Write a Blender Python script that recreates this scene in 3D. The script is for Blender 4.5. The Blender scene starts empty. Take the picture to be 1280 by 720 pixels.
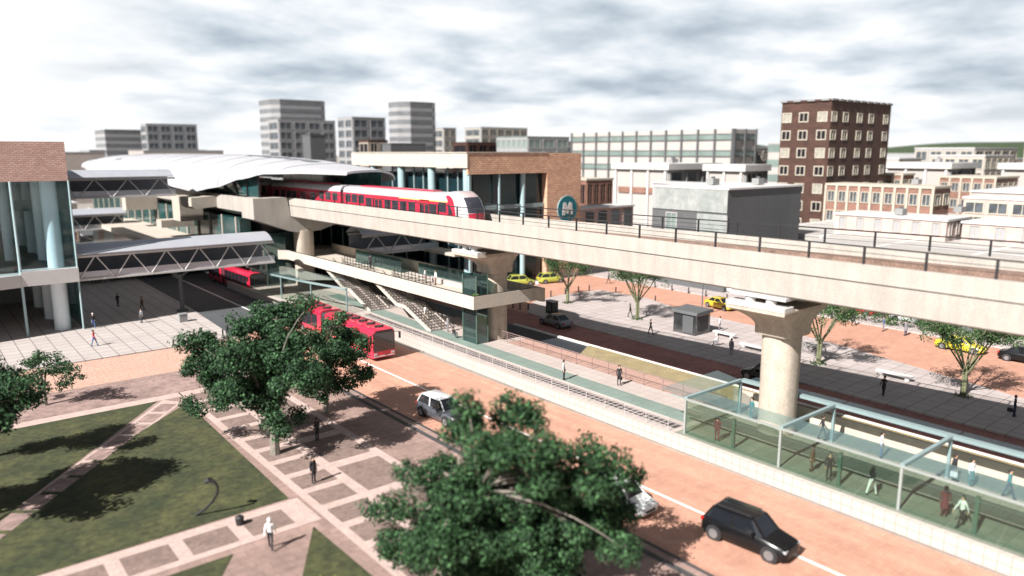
import bpy, bmesh, math, random
import numpy as np
from mathutils import Vector, Matrix
R = math.radians
rnd = random.Random(7)
SC = bpy.context.scene
COL = SC.collection
ORG = {}

# ------------------------------------------------------------------ materials
def _nt(name):
    m = bpy.data.materials.new(name); m.use_nodes = True
    nt = m.node_tree; b = nt.nodes['Principled BSDF']
    return m, nt, b
def N(nt, t, **kw):
    n = nt.nodes.new(t)
    for k, v in kw.items():
        if hasattr(n, k): setattr(n, k, v)
        else: n.inputs[k].default_value = v
    return n
def c4(c): return (c[0], c[1], c[2], 1)
def streaked(nt, tc, col, amt, sc):
    mp = N(nt, 'ShaderNodeMapping'); mp.inputs['Scale'].default_value = sc; nt.links.new(tc.outputs['Object'], mp.inputs['Vector'])
    n = N(nt, 'ShaderNodeTexNoise', Scale=1., Detail=4., Roughness=.65); nt.links.new(mp.outputs[0], n.inputs['Vector'])
    r = N(nt, 'ShaderNodeMapRange'); r.inputs['From Min'].default_value = .38; r.inputs['From Max'].default_value = .62
    r.inputs['To Min'].default_value = 1-amt; r.inputs['To Max'].default_value = 1+amt*.4
    nt.links.new(n.outputs['Fac'], r.inputs['Value'])
    v = N(nt, 'ShaderNodeVectorMath', operation='SCALE'); nt.links.new(col, v.inputs[0]); nt.links.new(r.outputs['Result'], v.inputs['Scale']); return v.outputs['Vector']
def mat(name, c, rough=.6, metal=0., var=.18, vs=1.5, fine=.0, fs=25, bump=0., coat=0, spec=.5, c2=None, streak=None):
    m, nt, b = _nt(name)
    b.inputs['Roughness'].default_value = rough; b.inputs['Metallic'].default_value = metal
    b.inputs['Specular IOR Level'].default_value = spec
    if coat: b.inputs['Coat Weight'].default_value = coat; b.inputs['Coat Roughness'].default_value = .08
    tc = N(nt, 'ShaderNodeTexCoord')
    n1 = N(nt, 'ShaderNodeTexNoise', Scale=vs, Detail=5., Roughness=.6)
    nt.links.new(tc.outputs['Object'], n1.inputs['Vector'])
    r = N(nt, 'ShaderNodeValToRGB'); r.color_ramp.elements[0].position = .3; r.color_ramp.elements[1].position = .7
    d = c2 if c2 else tuple(x*(1-var) for x in c); l = c if c2 else tuple(min(1, x*(1+var*.6)) for x in c)
    r.color_ramp.elements[0].color = c4(d); r.color_ramp.elements[1].color = c4(l)
    nt.links.new(n1.outputs['Fac'], r.inputs['Fac'])
    out = r.outputs['Color']
    if fine > 0 or bump > 0:
        n2 = N(nt, 'ShaderNodeTexNoise', Scale=fs, Detail=3., Roughness=.7)
        nt.links.new(tc.outputs['Object'], n2.inputs['Vector'])
        if fine > 0:
            r2 = N(nt, 'ShaderNodeMapRange'); r2.inputs['From Min'].default_value = .3; r2.inputs['From Max'].default_value = .7
            r2.inputs['To Min'].default_value = 1-fine; r2.inputs['To Max'].default_value = 1+fine*.5
            nt.links.new(n2.outputs['Fac'], r2.inputs['Value'])
            mx = N(nt, 'ShaderNodeVectorMath', operation='SCALE')
            nt.links.new(out, mx.inputs[0]); nt.links.new(r2.outputs['Result'], mx.inputs['Scale']); out = mx.outputs['Vector']
        if bump > 0:
            bp = N(nt, 'ShaderNodeBump', Strength=bump, Distance=.05)
            nt.links.new(n2.outputs['Fac'], bp.inputs['Height']); nt.links.new(bp.outputs['Normal'], b.inputs['Normal'])
    if streak: out = streaked(nt, tc, out, *streak)
    nt.links.new(out, b.inputs['Base Color'])
    return m
def tiles(name, c1, c2, mortar, w, h, ms=.03, offset=0., wall=False, rough=.7, fine=.25, fs=6., rot=0., bias=0., streak=None):
    m, nt, b = _nt(name)
    b.inputs['Roughness'].default_value = rough
    tc = N(nt, 'ShaderNodeTexCoord'); vec = tc.outputs['Object']
    if wall:
        s = N(nt, 'ShaderNodeSeparateXYZ'); nt.links.new(vec, s.inputs[0])
        a = N(nt, 'ShaderNodeMath', operation='ADD'); nt.links.new(s.outputs['X'], a.inputs[0]); nt.links.new(s.outputs['Y'], a.inputs[1])
        cb = N(nt, 'ShaderNodeCombineXYZ'); nt.links.new(a.outputs[0], cb.inputs['X']); nt.links.new(s.outputs['Z'], cb.inputs['Y'])
        vec = cb.outputs[0]
    mp = N(nt, 'ShaderNodeMapping'); mp.inputs['Rotation'].default_value = (0, 0, rot); nt.links.new(vec, mp.inputs['Vector'])
    bt = N(nt, 'ShaderNodeTexBrick', offset=offset, squash=1.)
    bt.inputs['Color1'].default_value = c4(c1); bt.inputs['Color2'].default_value = c4(c2); bt.inputs['Mortar'].default_value = c4(mortar)
    bt.inputs['Scale'].default_value = 1; bt.inputs['Mortar Size'].default_value = ms; bt.inputs['Bias'].default_value = bias
    bt.inputs['Mortar Smooth'].default_value = .1
    bt.inputs['Brick Width'].default_value = w; bt.inputs['Row Height'].default_value = h
    nt.links.new(mp.outputs[0], bt.inputs['Vector'])
    n2 = N(nt, 'ShaderNodeTexNoise', Scale=fs, Detail=4., Roughness=.7); nt.links.new(tc.outputs['Object'], n2.inputs['Vector'])
    n3 = N(nt, 'ShaderNodeTexNoise', Scale=.35, Detail=4., Roughness=.6); nt.links.new(tc.outputs['Object'], n3.inputs['Vector'])
    ad = N(nt, 'ShaderNodeMath', operation='ADD'); nt.links.new(n2.outputs['Fac'], ad.inputs[0]); nt.links.new(n3.outputs['Fac'], ad.inputs[1])
    r2 = N(nt, 'ShaderNodeMapRange'); r2.inputs['From Min'].default_value = .7; r2.inputs['From Max'].default_value = 1.3
    r2.inputs['To Min'].default_value = 1-fine; r2.inputs['To Max'].default_value = 1+fine*.4
    nt.links.new(ad.outputs[0], r2.inputs['Value'])
    mx = N(nt, 'ShaderNodeVectorMath', operation='SCALE'); nt.links.new(bt.outputs['Color'], mx.inputs[0]); nt.links.new(r2.outputs['Result'], mx.inputs['Scale'])
    out = mx.outputs['Vector']
    if streak: out = streaked(nt, tc, out, *streak)
    nt.links.new(out, b.inputs['Base Color'])
    return m
def glass(name, tint, refl=.12, rough=.03, dens=0.):
    m = bpy.data.materials.new(name); m.use_nodes = True; nt = m.node_tree; nt.nodes.clear()
    o = N(nt, 'ShaderNodeOutputMaterial'); t = N(nt, 'ShaderNodeBsdfTransparent'); t.inputs['Color'].default_value = c4(tint)
    g = N(nt, 'ShaderNodeBsdfGlossy'); g.inputs['Roughness'].default_value = rough; g.inputs['Color'].default_value = (.75, .85, .84, 1)
    d = N(nt, 'ShaderNodeBsdfDiffuse'); d.inputs['Color'].default_value = (.30, .42, .42, 1)
    lw = N(nt, 'ShaderNodeLayerWeight', Blend=.35)
    mr = N(nt, 'ShaderNodeMapRange'); mr.inputs['To Min'].default_value = refl*.5; mr.inputs['To Max'].default_value = min(1, refl*4)
    nt.links.new(lw.outputs['Fresnel'], mr.inputs['Value'])
    md = N(nt, 'ShaderNodeMixShader'); md.inputs[0].default_value = dens
    nt.links.new(t.outputs[0], md.inputs[1]); nt.links.new(d.outputs[0], md.inputs[2])
    mx = N(nt, 'ShaderNodeMixShader'); nt.links.new(mr.outputs['Result'], mx.inputs[0]); nt.links.new(md.outputs[0], mx.inputs[1]); nt.links.new(g.outputs[0], mx.inputs[2])
    nt.links.new(mx.outputs[0], o.inputs['Surface'])
    return m

M = {}
M['concrete'] = mat('concrete', (.36, .33, .295), .85, var=.08, vs=.5, fine=.16, fs=9., bump=.3, streak=(.10, (1.1, 1.1, .12)))
M['conc2'] = mat('concrete_light', (.42, .37, .315), .85, var=.10, vs=.6, fine=.1, fs=6, bump=.2)
M['concpink'] = mat('concrete_pier', (.44, .375, .31), .9, var=.12, vs=1.0, fine=.2, fs=8, bump=.3, streak=(.12, (1.6, 1.6, .2)))
M['white'] = mat('white_paint', (.48, .465, .455), .5, var=.05, vs=1)
M['shell'] = mat('roof_shell', (.385, .385, .405), .5, var=.10, vs=.12, fine=.05, fs=1.)
M['roofsheet'] = mat('roof_sheet', (.42, .43, .47), .35, metal=.3, var=.06, vs=.6)
M['steel'] = mat('pale_steel', (.36, .35, .37), .45, metal=.2, var=.08)
M['meshpanel'] = mat('mesh_panel', (.16, .17, .20), .6, var=.2, vs=.6)
M['black'] = mat('black_metal', (.018, .018, .02), .5, var=.2)
M['palesteel'] = mat('pale_green_steel', (.25, .275, .26), .45, var=.06)
M['rubber'] = mat('rubber', (.02, .02, .022), .8, var=.2)
M['orange'] = tiles('road_brick', (.49, .265, .19), (.44, .235, .168), (.36, .20, .14), .42, .21, .012, .5, fine=.22, fs=1.6, streak=(.13, (1.1, .03, 1)))
M['orangeR'] = tiles('plaza_brick', (.45, .24, .17), (.40, .21, .148), (.35, .19, .135), .8, .4, .015, .5, fine=.18, fs=2)
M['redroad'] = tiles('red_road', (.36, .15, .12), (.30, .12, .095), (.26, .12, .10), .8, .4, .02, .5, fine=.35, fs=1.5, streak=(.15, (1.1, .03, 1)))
M['cross'] = mat('granite_road', (.46, .29, .225), .8, var=.08, vs=.5, fine=.4, fs=4)
M['asphalt'] = mat('asphalt', (.062, .066, .072), .8, var=.2, vs=.4, fine=.2, fs=12)
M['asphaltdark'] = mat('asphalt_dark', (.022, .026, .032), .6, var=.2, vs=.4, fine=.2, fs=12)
M['plaza'] = tiles('plaza_tile', (.40, .36, .34), (.37, .33, .31), (.16, .135, .13), 1.5, 1.5, .045, 0, fine=.12, fs=2)
M['plazaR'] = tiles('plaza_tile_right', (.40, .35, .335), (.36, .31, .295), (.20, .165, .155), 1.4, 1.4, .04, 0, fine=.12, fs=2)
M['prom'] = tiles('park_paving', (.30, .205, .175), (.25, .17, .145), (.19, .125, .11), 1.2, .6, .02, .5, fine=.35, fs=2)
M['promlight'] = mat('park_pale_stone', (.43, .325, .29), .8, var=.12, vs=1.2, fine=.2, fs=6)
M['prompanel'] = mat('park_panel_stone', (.20, .14, .12), .8, var=.18, vs=.8, fine=.35, fs=4)
M['panel2'] = mat('park_strip_stone', (.27, .185, .165), .8, var=.25, vs=.4, fine=.4, fs=2)
M['grass'] = mat('grass', (.070, .070, .024), .9, var=.5, vs=.30, fine=.6, fs=2.2, c2=(.018, .028, .008), bump=.6)
M['olive'] = mat('dry_verge', (.27, .215, .115), .9, var=.2, vs=.7, fine=.4, fs=8)
M['kerb'] = mat('kerb_stone', (.62, .60, .56), .8, var=.1)
M['kerbdark'] = mat('kerb_dark', (.05, .048, .05), .8, var=.2)
M['line'] = mat('road_paint', (.78, .76, .72), .7, var=.08, vs=3)
M['base'] = mat('ground', (.26, .235, .21), .9, var=.2, vs=.03, fine=.2, fs=.4)
M['walltile'] = tiles('white_wall_tile', (.43, .37, .34), (.41, .35, .32), (.29, .21, .18), .6, .5, .02, 0, wall=True, fine=.06)
M['capt'] = tiles('white_top_tile', (.42, .37, .345), (.40, .35, .325), (.26, .20, .18), .6, .6, .02, 0, fine=.08)
M['platwhite'] = tiles('platform_pale', (.40, .345, .315), (.38, .32, .295), (.26, .21, .19), .9, .9, .02, 0, fine=.12)
M['platgreen'] = tiles('platform_green', (.175, .225, .195), (.155, .20, .175), (.11, .15, .13), .9, .9, .02, 0, fine=.15)
M['platpink'] = tiles('platform_pink', (.42, .26, .21), (.38, .235, .19), (.24, .15, .12), .8, .8, .02, 0, fine=.15)
M['platgrey'] = tiles('pavilion_floor', (.20, .21, .17), (.17, .18, .145), (.12, .125, .105), .9, .9, .02, 0, fine=.15)
M['strip'] = tiles('dark_grate', (.05, .04, .04), (.09, .075, .075), (.38, .33, .31), .95, .5, .05, 0, fine=.3)
M['brick'] = tiles('brick_wall', (.74, .45, .30), (.55, .31, .20), (.32, .19, .14), .7, .28, .04, .5, wall=True, fine=.2, fs=1.2)
M['brickL'] = tiles('brick_wall_pale', (.62, .44, .38), (.48, .31, .26), (.36, .22, .19), .5, .2, .03, .5, wall=True, fine=.12, fs=1.2)
M['bricksmall'] = tiles('brick_small', (.25, .125, .09), (.20, .10, .07), (.17, .10, .08), .8, .3, .03, .5, wall=True, fine=.3, fs=.6)
M['brownbrick'] = tiles('brick_brown', (.075, .031, .020), (.05, .021, .014), (.05, .022, .015), .9, .3, .03, .5, wall=True, fine=.5, fs=.5)
M['cream'] = mat('cream_stone', (.44, .395, .34), .85, var=.06, vs=.8, fine=.10, fs=3)
M['darkglass'] = mat('dark_glass', (.008, .022, .027), .15, var=.4, vs=.3, spec=.45)
M['tealglass'] = mat('teal_glass', (.03, .12, .12), .12, var=.5, vs=.4, spec=.9)
M['stglass'] = mat('station_glass', (.015, .06, .06), .15, var=.6, vs=.5, spec=.8)
M['pillar'] = mat('pale_blue_pillar', (.30, .40, .42), .4, var=.06)
M['pillarg'] = mat('grey_pillar', (.66, .72, .75), .4, var=.05)
M['glassG'] = glass('clear_green_glass', (.84, .91, .86), .05, dens=.0)
M['glassT'] = glass('tinted_teal_glass', (.90, .97, .99), .05, dens=.02)
M['glassS'] = glass('shaft_glass', (.28, .52, .50), .16, dens=.06)
M['glassC'] = glass('canopy_glass', (.76, .83, .82), .08, dens=.14)
M['tealsteel'] = mat('teal_steel', (.20, .265, .27), .4, var=.06)
M['green steel'] = mat('green_post', (.07, .12, .095), .5, var=.1)
M['stone1'] = mat('tower_pale', (.27, .27, .275), .8, var=.08, vs=.1)
M['stone2'] = mat('tower_grey', (.22, .22, .22), .8, var=.1, vs=.1)
M['band'] = mat('tower_window_band', (.15, .155, .165), .35, var=.25, vs=.3)
M['glassfar'] = mat('far_window', (.075, .085, .095), .3, var=.6, vs=.35)
M['glassgreen'] = mat('far_green_window', (.16, .205, .19), .3, var=.25, vs=.2)
M['panelw'] = mat('far_pale_panel', (.36, .33, .31), .8, var=.06, vs=.1)
M['greyconc'] = mat('grey_render', (.085, .088, .092), .8, var=.15, vs=.1, fine=.1, fs=1)
M['stained'] = mat('stained_render', (.36, .36, .355), .85, c2=(.18, .21, .2), vs=.16, fine=.2, fs=1)
M['palewall'] = mat('pale_render', (.36, .31, .285), .85, var=.1, vs=.2, fine=.1, fs=1)
M['pinkwall'] = mat('pinkish_render', (.42, .335, .30), .85, var=.12, vs=.25, fine=.12, fs=1)
M['trim'] = mat('stone_trim', (.38, .34, .28), .8, var=.08)
M['curtain'] = mat('pale_blind', (.26, .25, .21), .7, var=.2, vs=1.2)
M['hole'] = mat('dark_pane', (.012, .012, .015), .2, var=.3)
M['hill'] = mat('hill_green', (.030, .050, .018), .95, var=.35, vs=.012, fine=.3, fs=.05)
M['bark'] = mat('bark_pale', (.22, .195, .165), .9, var=.35, vs=3, fine=.4, fs=14, bump=.5)
M['barkg'] = mat('bark_green', (.17, .18, .10), .9, var=.35, vs=3, fine=.4, fs=14, bump=.5)
def leafmat(name, ca, cb):
    m, nt, b = _nt(name); b.inputs['Roughness'].default_value = .7; b.inputs['Specular IOR Level'].default_value = .25
    g = N(nt, 'ShaderNodeNewGeometry'); r = N(nt, 'ShaderNodeValToRGB')
    r.color_ramp.elements[0].color = c4(ca); r.color_ramp.elements[1].color = c4(tuple(x*2.1 for x in cb)); q_ = r.color_ramp.elements.new(.72); q_.color = c4(tuple(x*.85 for x in cb))
    nt.links.new(g.outputs['Random Per Island'], r.inputs['Fac']); nt.links.new(r.outputs['Color'], b.inputs['Base Color'])
    o = [n for n in nt.nodes if n.type == 'OUTPUT_MATERIAL'][0]
    t = N(nt, 'ShaderNodeBsdfTranslucent'); nt.links.new(r.outputs['Color'], t.inputs['Color'])
    mx = N(nt, 'ShaderNodeMixShader'); mx.inputs[0].default_value = .22
    nt.links.new(b.outputs[0], mx.inputs[1]); nt.links.new(t.outputs[0], mx.inputs[2]); nt.links.new(mx.outputs[0], o.inputs['Surface'])
    return m
M['leaf'] = leafmat('leaf_dark', (.010, .028, .014), (.042, .094, .040))
M['leafnear'] = leafmat('leaf_mid', (.010, .029, .013), (.043, .096, .038))
M['leafR'] = leafmat('leaf_olive', (.018, .050, .020), (.055, .10, .035))
M['leafbright'] = leafmat('leaf_bright', (.10, .20, .03), (.25, .38, .06))

# ------------------------------------------------------------------ mesh builder
class MB:
    def __init__(s): s.v = []; s.f = []; s.m = []
    def add(s, vs, fs, m=0):
        o = len(s.v); s.v += [tuple(p) for p in vs]
        for f in fs: s.f.append(tuple(i+o for i in f)); s.m.append(m)
        return s
    def box(s, x0, x1, y0, y1, z0, z1, m=0):
        vs = [(x, y, z) for z in (z0, z1) for y in (y0, y1) for x in (x0, x1)]
        return s.add(vs, [(0, 2, 3, 1), (4, 5, 7, 6), (0, 1, 5, 4), (2, 6, 7, 3), (0, 4, 6, 2), (1, 3, 7, 5)], m)
    def loft(s, rings, m=0, cap=True, close=True):
        n = len(rings[0]); vs = [p for r in rings for p in r]; fs = []
        for i in range(len(rings)-1):
            for j in range(n if close else n-1):
                k = (j+1) % n
                fs.append((i*n+j, i*n+k, (i+1)*n+k, (i+1)*n+j))
        if cap and close: fs.append(tuple(range(n-1, -1, -1))); fs.append(tuple((len(rings)-1)*n+j for j in range(n)))
        return s.add(vs, fs, m)
    def prism(s, pts, z0, z1, m=0):
        return s.loft([[(x, y, z0) for x, y in pts], [(x, y, z1) for x, y in pts]], m)
    def extr(s, prof, axis, a, b, m=0):
        f = (lambda p, t: (t, p[0], p[1])) if axis == 'x' else (lambda p, t: (p[0], t, p[1]))
        return s.loft([[f(p, a) for p in prof], [f(p, b) for p in prof]], m)
    def tube(s, p0, p1, r, n=8, r2=None, m=0):
        p0 = Vector(p0); p1 = Vector(p1); d = (p1-p0)
        if d.length < 1e-6: return s
        d.normalize(); a = d.orthogonal().normalized(); b = d.cross(a); r2 = r if r2 is None else r2
        return s.loft([[p0+(a*math.cos(t)+b*math.sin(t))*r for t in [2*math.pi*i/n for i in range(n)]],
                       [p1+(a*math.cos(t)+b*math.sin(t))*r2 for t in [2*math.pi*i/n for i in range(n)]]], m)
    def bar(s, p0, p1, w, h=None, m=0):
        p0 = Vector(p0); p1 = Vector(p1); h = h or w; d = (p1-p0).normalized()
        a = d.cross(Vector((0, 0, 1)))
        a = a.normalized() if a.length > 1e-4 else Vector((1, 0, 0)); b = a.cross(d)
        q = lambda p: [p+a*sx*w/2+b*sy*h/2 for sx, sy in ((-1, -1), (1, -1), (1, 1), (-1, 1))]
        return s.loft([q(p0), q(p1)], m)
    def build(s, name, mats, parent=None, smooth=False, world=False, loc=None):
        o0 = Vector((0, 0, 0))
        if world and parent is not None: o0 = ORG.get(parent.name, o0)
        if loc is not None: o0 = Vector(loc)
        me = bpy.data.meshes.new(name)
        me.from_pydata([(p[0]-o0.x, p[1]-o0.y, p[2]-o0.z) for p in s.v], [], s.f)
        mats = mats if isinstance(mats, (list, tuple)) else [mats]
        for m in mats: me.materials.append(m)
        me.polygons.foreach_set('material_index', s.m)
        bm = bmesh.new(); bm.from_mesh(me); bmesh.ops.recalc_face_normals(bm, faces=bm.faces); bm.to_mesh(me); bm.free()
        if smooth:
            me.polygons.foreach_set('use_smooth', [True]*len(me.polygons))
            try: me.set_sharp_from_angle(angle=R(42))
            except Exception: pass
        o = bpy.data.objects.new(name, me); COL.objects.link(o)
        if parent is not None:
            o.parent = parent; ORG[o.name] = o0
        elif loc is not None:
            o.location = loc; ORG[o.name] = o0
        return o
def tag(o, label=None, cat=None, group=None, kind=None):
    if label: o['label'] = label
    if cat: o['category'] = cat
    if group: o['group'] = group
    if kind: o['kind'] = kind
    return o
def T(name, label, cat, loc=(0, 0, 0), rz=0, group=None):
    o = bpy.data.objects.new(name, None); COL.objects.link(o); o.location = loc; o.rotation_euler = (0, 0, rz)
    o.empty_display_size = .3
    ORG[o.name] = Vector(loc); tag(o, label, cat, group); return o
def copy_tree(o, parent=None):
    c = o.copy(); COL.objects.link(c); c.parent = parent
    if o.name in ORG: ORG[c.name] = ORG[o.name]
    for ch in list(o.children): copy_tree(ch, c)
    return c
def S(name, mb, m): return tag(mb.build(name, m), kind='structure')
def rrect(w, h, r, n=3, cx=0, cy=0):
    out = []
    for sx, sy, a0 in ((1, 1, 0), (-1, 1, 90), (-1, -1, 180), (1, -1, 270)):
        for i in range(n+1):
            a = R(a0+90*i/n); out.append((cx+sx*(w/2-r)+r*math.cos(a), cy+sy*(h/2-r)+r*math.sin(a)))
    return out

# ------------------------------------------------------------------ camera, sky, sun
AZ = R(39.2); PIT = math.atan(170/930)
cam = bpy.data.cameras.new('camera'); camo = bpy.data.objects.new('camera', cam); COL.objects.link(camo)
camo.location = (0, 0, 20); camo.rotation_euler = (R(90)-PIT, 0, -AZ)
cam.sensor_width = 36; cam.lens = 36*930/1280; cam.clip_start = .5; cam.clip_end = 6000
cam.dof.use_dof = True; cam.dof.focus_distance = 66; cam.dof.aperture_fstop = .092
SC.camera = camo
EL = 41.; SAZ = 9.
sun = bpy.data.lights.new('sun', 'SUN'); sun.energy = 5.; sun.angle = R(.5); sun.color = (1, .965, .925)
suno = bpy.data.objects.new('sun', sun); COL.objects.link(suno)
dv = Vector((math.cos(R(SAZ))*math.cos(R(EL)), math.sin(R(SAZ))*math.cos(R(EL)), -math.sin(R(EL))))
suno.rotation_euler = dv.to_track_quat('-Z', 'Y').to_euler(); suno.location = (-60, -8, 80)
W = bpy.data.worlds.new('World'); SC.world = W; W.use_nodes = True; nt = W.node_tree
bg = nt.nodes['Background']
sky = N(nt, 'ShaderNodeTexSky'); sky.sky_type = 'NISHITA'; sky.sun_disc = False
sky.sun_elevation = R(EL); sky.sun_rotation = math.atan2(-dv.x, -dv.y) % (2*math.pi)
tc = N(nt, 'ShaderNodeTexCoord'); sx = N(nt, 'ShaderNodeSeparateXYZ'); nt.links.new(tc.outputs['Generated'], sx.inputs[0])
ad = N(nt, 'ShaderNodeMath', operation='ADD'); nt.links.new(sx.outputs['Z'], ad.inputs[0]); ad.inputs[1].default_value = .17
mxz = N(nt, 'ShaderNodeMath', operation='MAXIMUM'); nt.links.new(ad.outputs[0], mxz.inputs[0]); mxz.inputs[1].default_value = .05
dx = N(nt, 'ShaderNodeMath', operation='DIVIDE'); dy = N(nt, 'ShaderNodeMath', operation='DIVIDE')
nt.links.new(sx.outputs['X'], dx.inputs[0]); nt.links.new(mxz.outputs[0], dx.inputs[1])
nt.links.new(sx.outputs['Y'], dy.inputs[0]); nt.links.new(mxz.outputs[0], dy.inputs[1])
cb = N(nt, 'ShaderNodeCombineXYZ'); nt.links.new(dx.outputs[0], cb.inputs[0]); nt.links.new(dy.outputs[0], cb.inputs[1])
mp = N(nt, 'ShaderNodeMapping'); mp.inputs['Scale'].default_value = (.62, .62, 1); mp.inputs['Location'].default_value = (3.1, 1.7, 0); nt.links.new(cb.outputs[0], mp.inputs['Vector'])
n1 = N(nt, 'ShaderNodeTexNoise', Scale=2.6, Detail=9., Roughness=.53, Distortion=.12); nt.links.new(mp.outputs[0], n1.inputs['Vector'])
cr = N(nt, 'ShaderNodeValToRGB'); e = cr.color_ramp.elements
e[0].position = .34; e[0].color = (.47, .55, .63, 1); e[1].position = .61; e[1].color = (1.06, 1.08, 1.10, 1)
k = cr.color_ramp.elements.new(.45); k.color = (.69, .76, .83, 1)
nt.links.new(n1.outputs['Fac'], cr.inputs['Fac'])
# brighter, whiter cloud towards the sun's side of the sky and towards the horizon
gx = N(nt, 'ShaderNodeMapRange'); gx.inputs['From Min'].default_value = .30; gx.inputs['From Max'].default_value = .07
nt.links.new(sx.outputs['X'], gx.inputs['Value'])
gh = N(nt, 'ShaderNodeMapRange'); gh.inputs['From Min'].default_value = .075; gh.inputs['From Max'].default_value = -.0; gh.inputs['To Max'].default_value = .8
nt.links.new(sx.outputs['Z'], gh.inputs['Value'])
mm = N(nt, 'ShaderNodeMath', operation='MAXIMUM'); nt.links.new(gx.outputs[0], mm.inputs[0]); nt.links.new(gh.outputs[0], mm.inputs[1])
wm = N(nt, 'ShaderNodeMix', data_type='RGBA'); nt.links.new(mm.outputs[0], wm.inputs[0]); nt.links.new(cr.outputs[0], wm.inputs[6]); wm.inputs[7].default_value = (1.1, 1.1, 1.1, 1)
CS = N(nt, 'ShaderNodeVectorMath', operation='SCALE'); nt.links.new(wm.outputs[2], CS.inputs[0]); CS.inputs['Scale'].default_value = .455*20
# clouds kept to the lower sky; dimmer open sky above keeps fill light low
fe = N(nt, 'ShaderNodeMapRange'); fe.inputs['From Min'].default_value = .235; fe.inputs['From Max'].default_value = .31
nt.links.new(sx.outputs['Z'], fe.inputs['Value'])
# cloud bank cut to the view direction; unseen sky left open to reduce fill
dt = N(nt, 'ShaderNodeVectorMath', operation='DOT_PRODUCT'); nt.links.new(tc.outputs['Generated'], dt.inputs[0]); dt.inputs[1].default_value = (math.sin(AZ), math.cos(AZ), 0)
fb_ = N(nt, 'ShaderNodeMapRange'); fb_.inputs['From Min'].default_value = .72; fb_.inputs['From Max'].default_value = .5; nt.links.new(dt.outputs['Value'], fb_.inputs['Value'])
fmx = N(nt, 'ShaderNodeMath', operation='MAXIMUM'); nt.links.new(fe.outputs[0], fmx.inputs[0]); nt.links.new(fb_.outputs[0], fmx.inputs[1])
fm = N(nt, 'ShaderNodeMix', data_type='RGBA'); hs = N(nt, 'ShaderNodeHueSaturation'); hs.inputs['Saturation'].default_value = .35; hs.inputs['Value'].default_value = .75; nt.links.new(sky.outputs[0], hs.inputs['Color'])   # open sky desaturated and dimmed so fill light turns neutral
nt.links.new(fmx.outputs[0], fm.inputs[0]); nt.links.new(CS.outputs[0], fm.inputs[6]); nt.links.new(hs.outputs[0], fm.inputs[7])
nt.links.new(fm.outputs[2], bg.inputs['Color']); bg.inputs['Strength'].default_value = .05
SC.view_settings.view_transform = 'Standard'; SC.view_settings.look = 'None'; SC.view_settings.gamma = 1
SC.view_settings.use_curve_mapping = False; SC.view_settings.exposure = 1.15
SC.render.engine = 'CYCLES'
SC.cycles.max_bounces = 8; SC.cycles.transparent_max_bounces = 16; SC.cycles.diffuse_bounces = 3

# ------------------------------------------------------------------ ground
b = MB(); b.add([(-1500, -300, -.03), (3500, -300, -.03), (3500, 4000, -.03), (-1500, 4000, -.03)], [(0, 1, 2, 3)]); S('ground', b, M['base'])
def sheet(name, pts, z, m): b = MB(); b.add([(x, y, z) for x, y in pts], [tuple(range(len(pts)))]); return S(name, b, m)
def slab(name, pts, z, m): b = MB(); b.prism(pts, -.05, z); return S(name, b, m)
sheet('road', [(28, -30), (38.8, -30), (38.8, 82), (28, 82)], 0, M['orange'])
sheet('bus_road', [(26, 82), (39.2, 82), (39.2, 260), (26, 260)], 0, M['asphalt'])
sheet('cross_street', [(-90, 70.9), (27.99, 70.9), (27.99, 80.2), (-90, 80.2)], 0, M['cross'])
arc = [(25.9+1.6*math.sin(R(a))-1.6+.2, 81.9-1.6*math.cos(R(a))) for a in range(0, 91, 15)]
slab('plaza_pavement', [(-90, 80.2), (11.5, 80.2), (24.3, 80.25)]+[(x, y) for x, y in arc]+[(26.6, 84), (27.4, 100), (27.6, 130), (27.6, 260), (-90, 260)], .12, M['plaza'])
slab('park_pavement', [(-90, -30), (27.75, -30), (27.75, 70.8), (-90, 70.8)], .12, M['prom'])
slab('road_kerb', [(27.76, -30), (27.99, -30), (27.99, 70.8), (27.76, 70.8)], .13, M['kerbdark'])
sheet('gutter_strip', [(26.9, -30), (27.3, -30), (27.3, 70.8), (26.9, 70.8)], .124, M['kerbdark'])
sheet('park_path', [(-90, 64.1), (16.4, 64.1), (27, 64.1), (27, 70.5), (-90, 70.5)], .124, M['panel2'])
sheet('path_edging', [(-90, 62.9), (16.2, 62.9), (16.2, 64.1), (-90, 64.1)], .126, M['promlight'])
sheet('grass_lawn', [(-60, 62.9), (14.2, 62.9), (1.2, 45.8), (-8, 33.5), (-60, 33.5)], .13, M['grass'])
sheet('grass_triangle', [(15.9, 60.9), (15.5, 39.6), (-6, 39.3)], .13, M['grass'])
sheet('diagonal_path', [(14.6, 62.9), (15.7, 61.4), (-5.2, 35.4), (-7, 35.4)], .126, M['promlight'])
b = MB()
L = math.hypot(20.9, 26); ux, uy = -20.9/L, -26/L
t = .4
while t < L-1.4:
    cx, cy = 15.0+ux*t, 61.9+uy*t; nx, ny = -uy, ux
    b.add([(cx+nx*.62, cy+ny*.62, .132), (cx-nx*.62, cy-ny*.62, .132), (cx+ux*1.9-nx*.62, cy+uy*1.9-ny*.62, .132), (cx+ux*1.9+nx*.62, cy+uy*1.9+ny*.62, .132)], [(0, 1, 2, 3)]); t += 2.3
S('diagonal_path_slabs', b, M['panel2'])
sheet('lower_path', [(-60, 35.9), (15.9, 36.1), (15.9, 39.4), (-60, 39.2)], .126, M['promlight'])
b = MB(); x = 14.6
while x > -20: b.box(x-2.3, x, 36.6, 38.6, .12, .131); x -= 3.0
S('lower_path_slabs', b, M['prompanel'])
sheet('grass_patch', [(-60, 35.3), (10.9, 35.5), (8.2, 31.5), (4, 27), (-60, 20)], .13, M['grass'])
sheet('grass_corner', [(15.2, 35.6), (15.4, 26), (11.9, 30.0)], .13, M['grass'])
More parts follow.
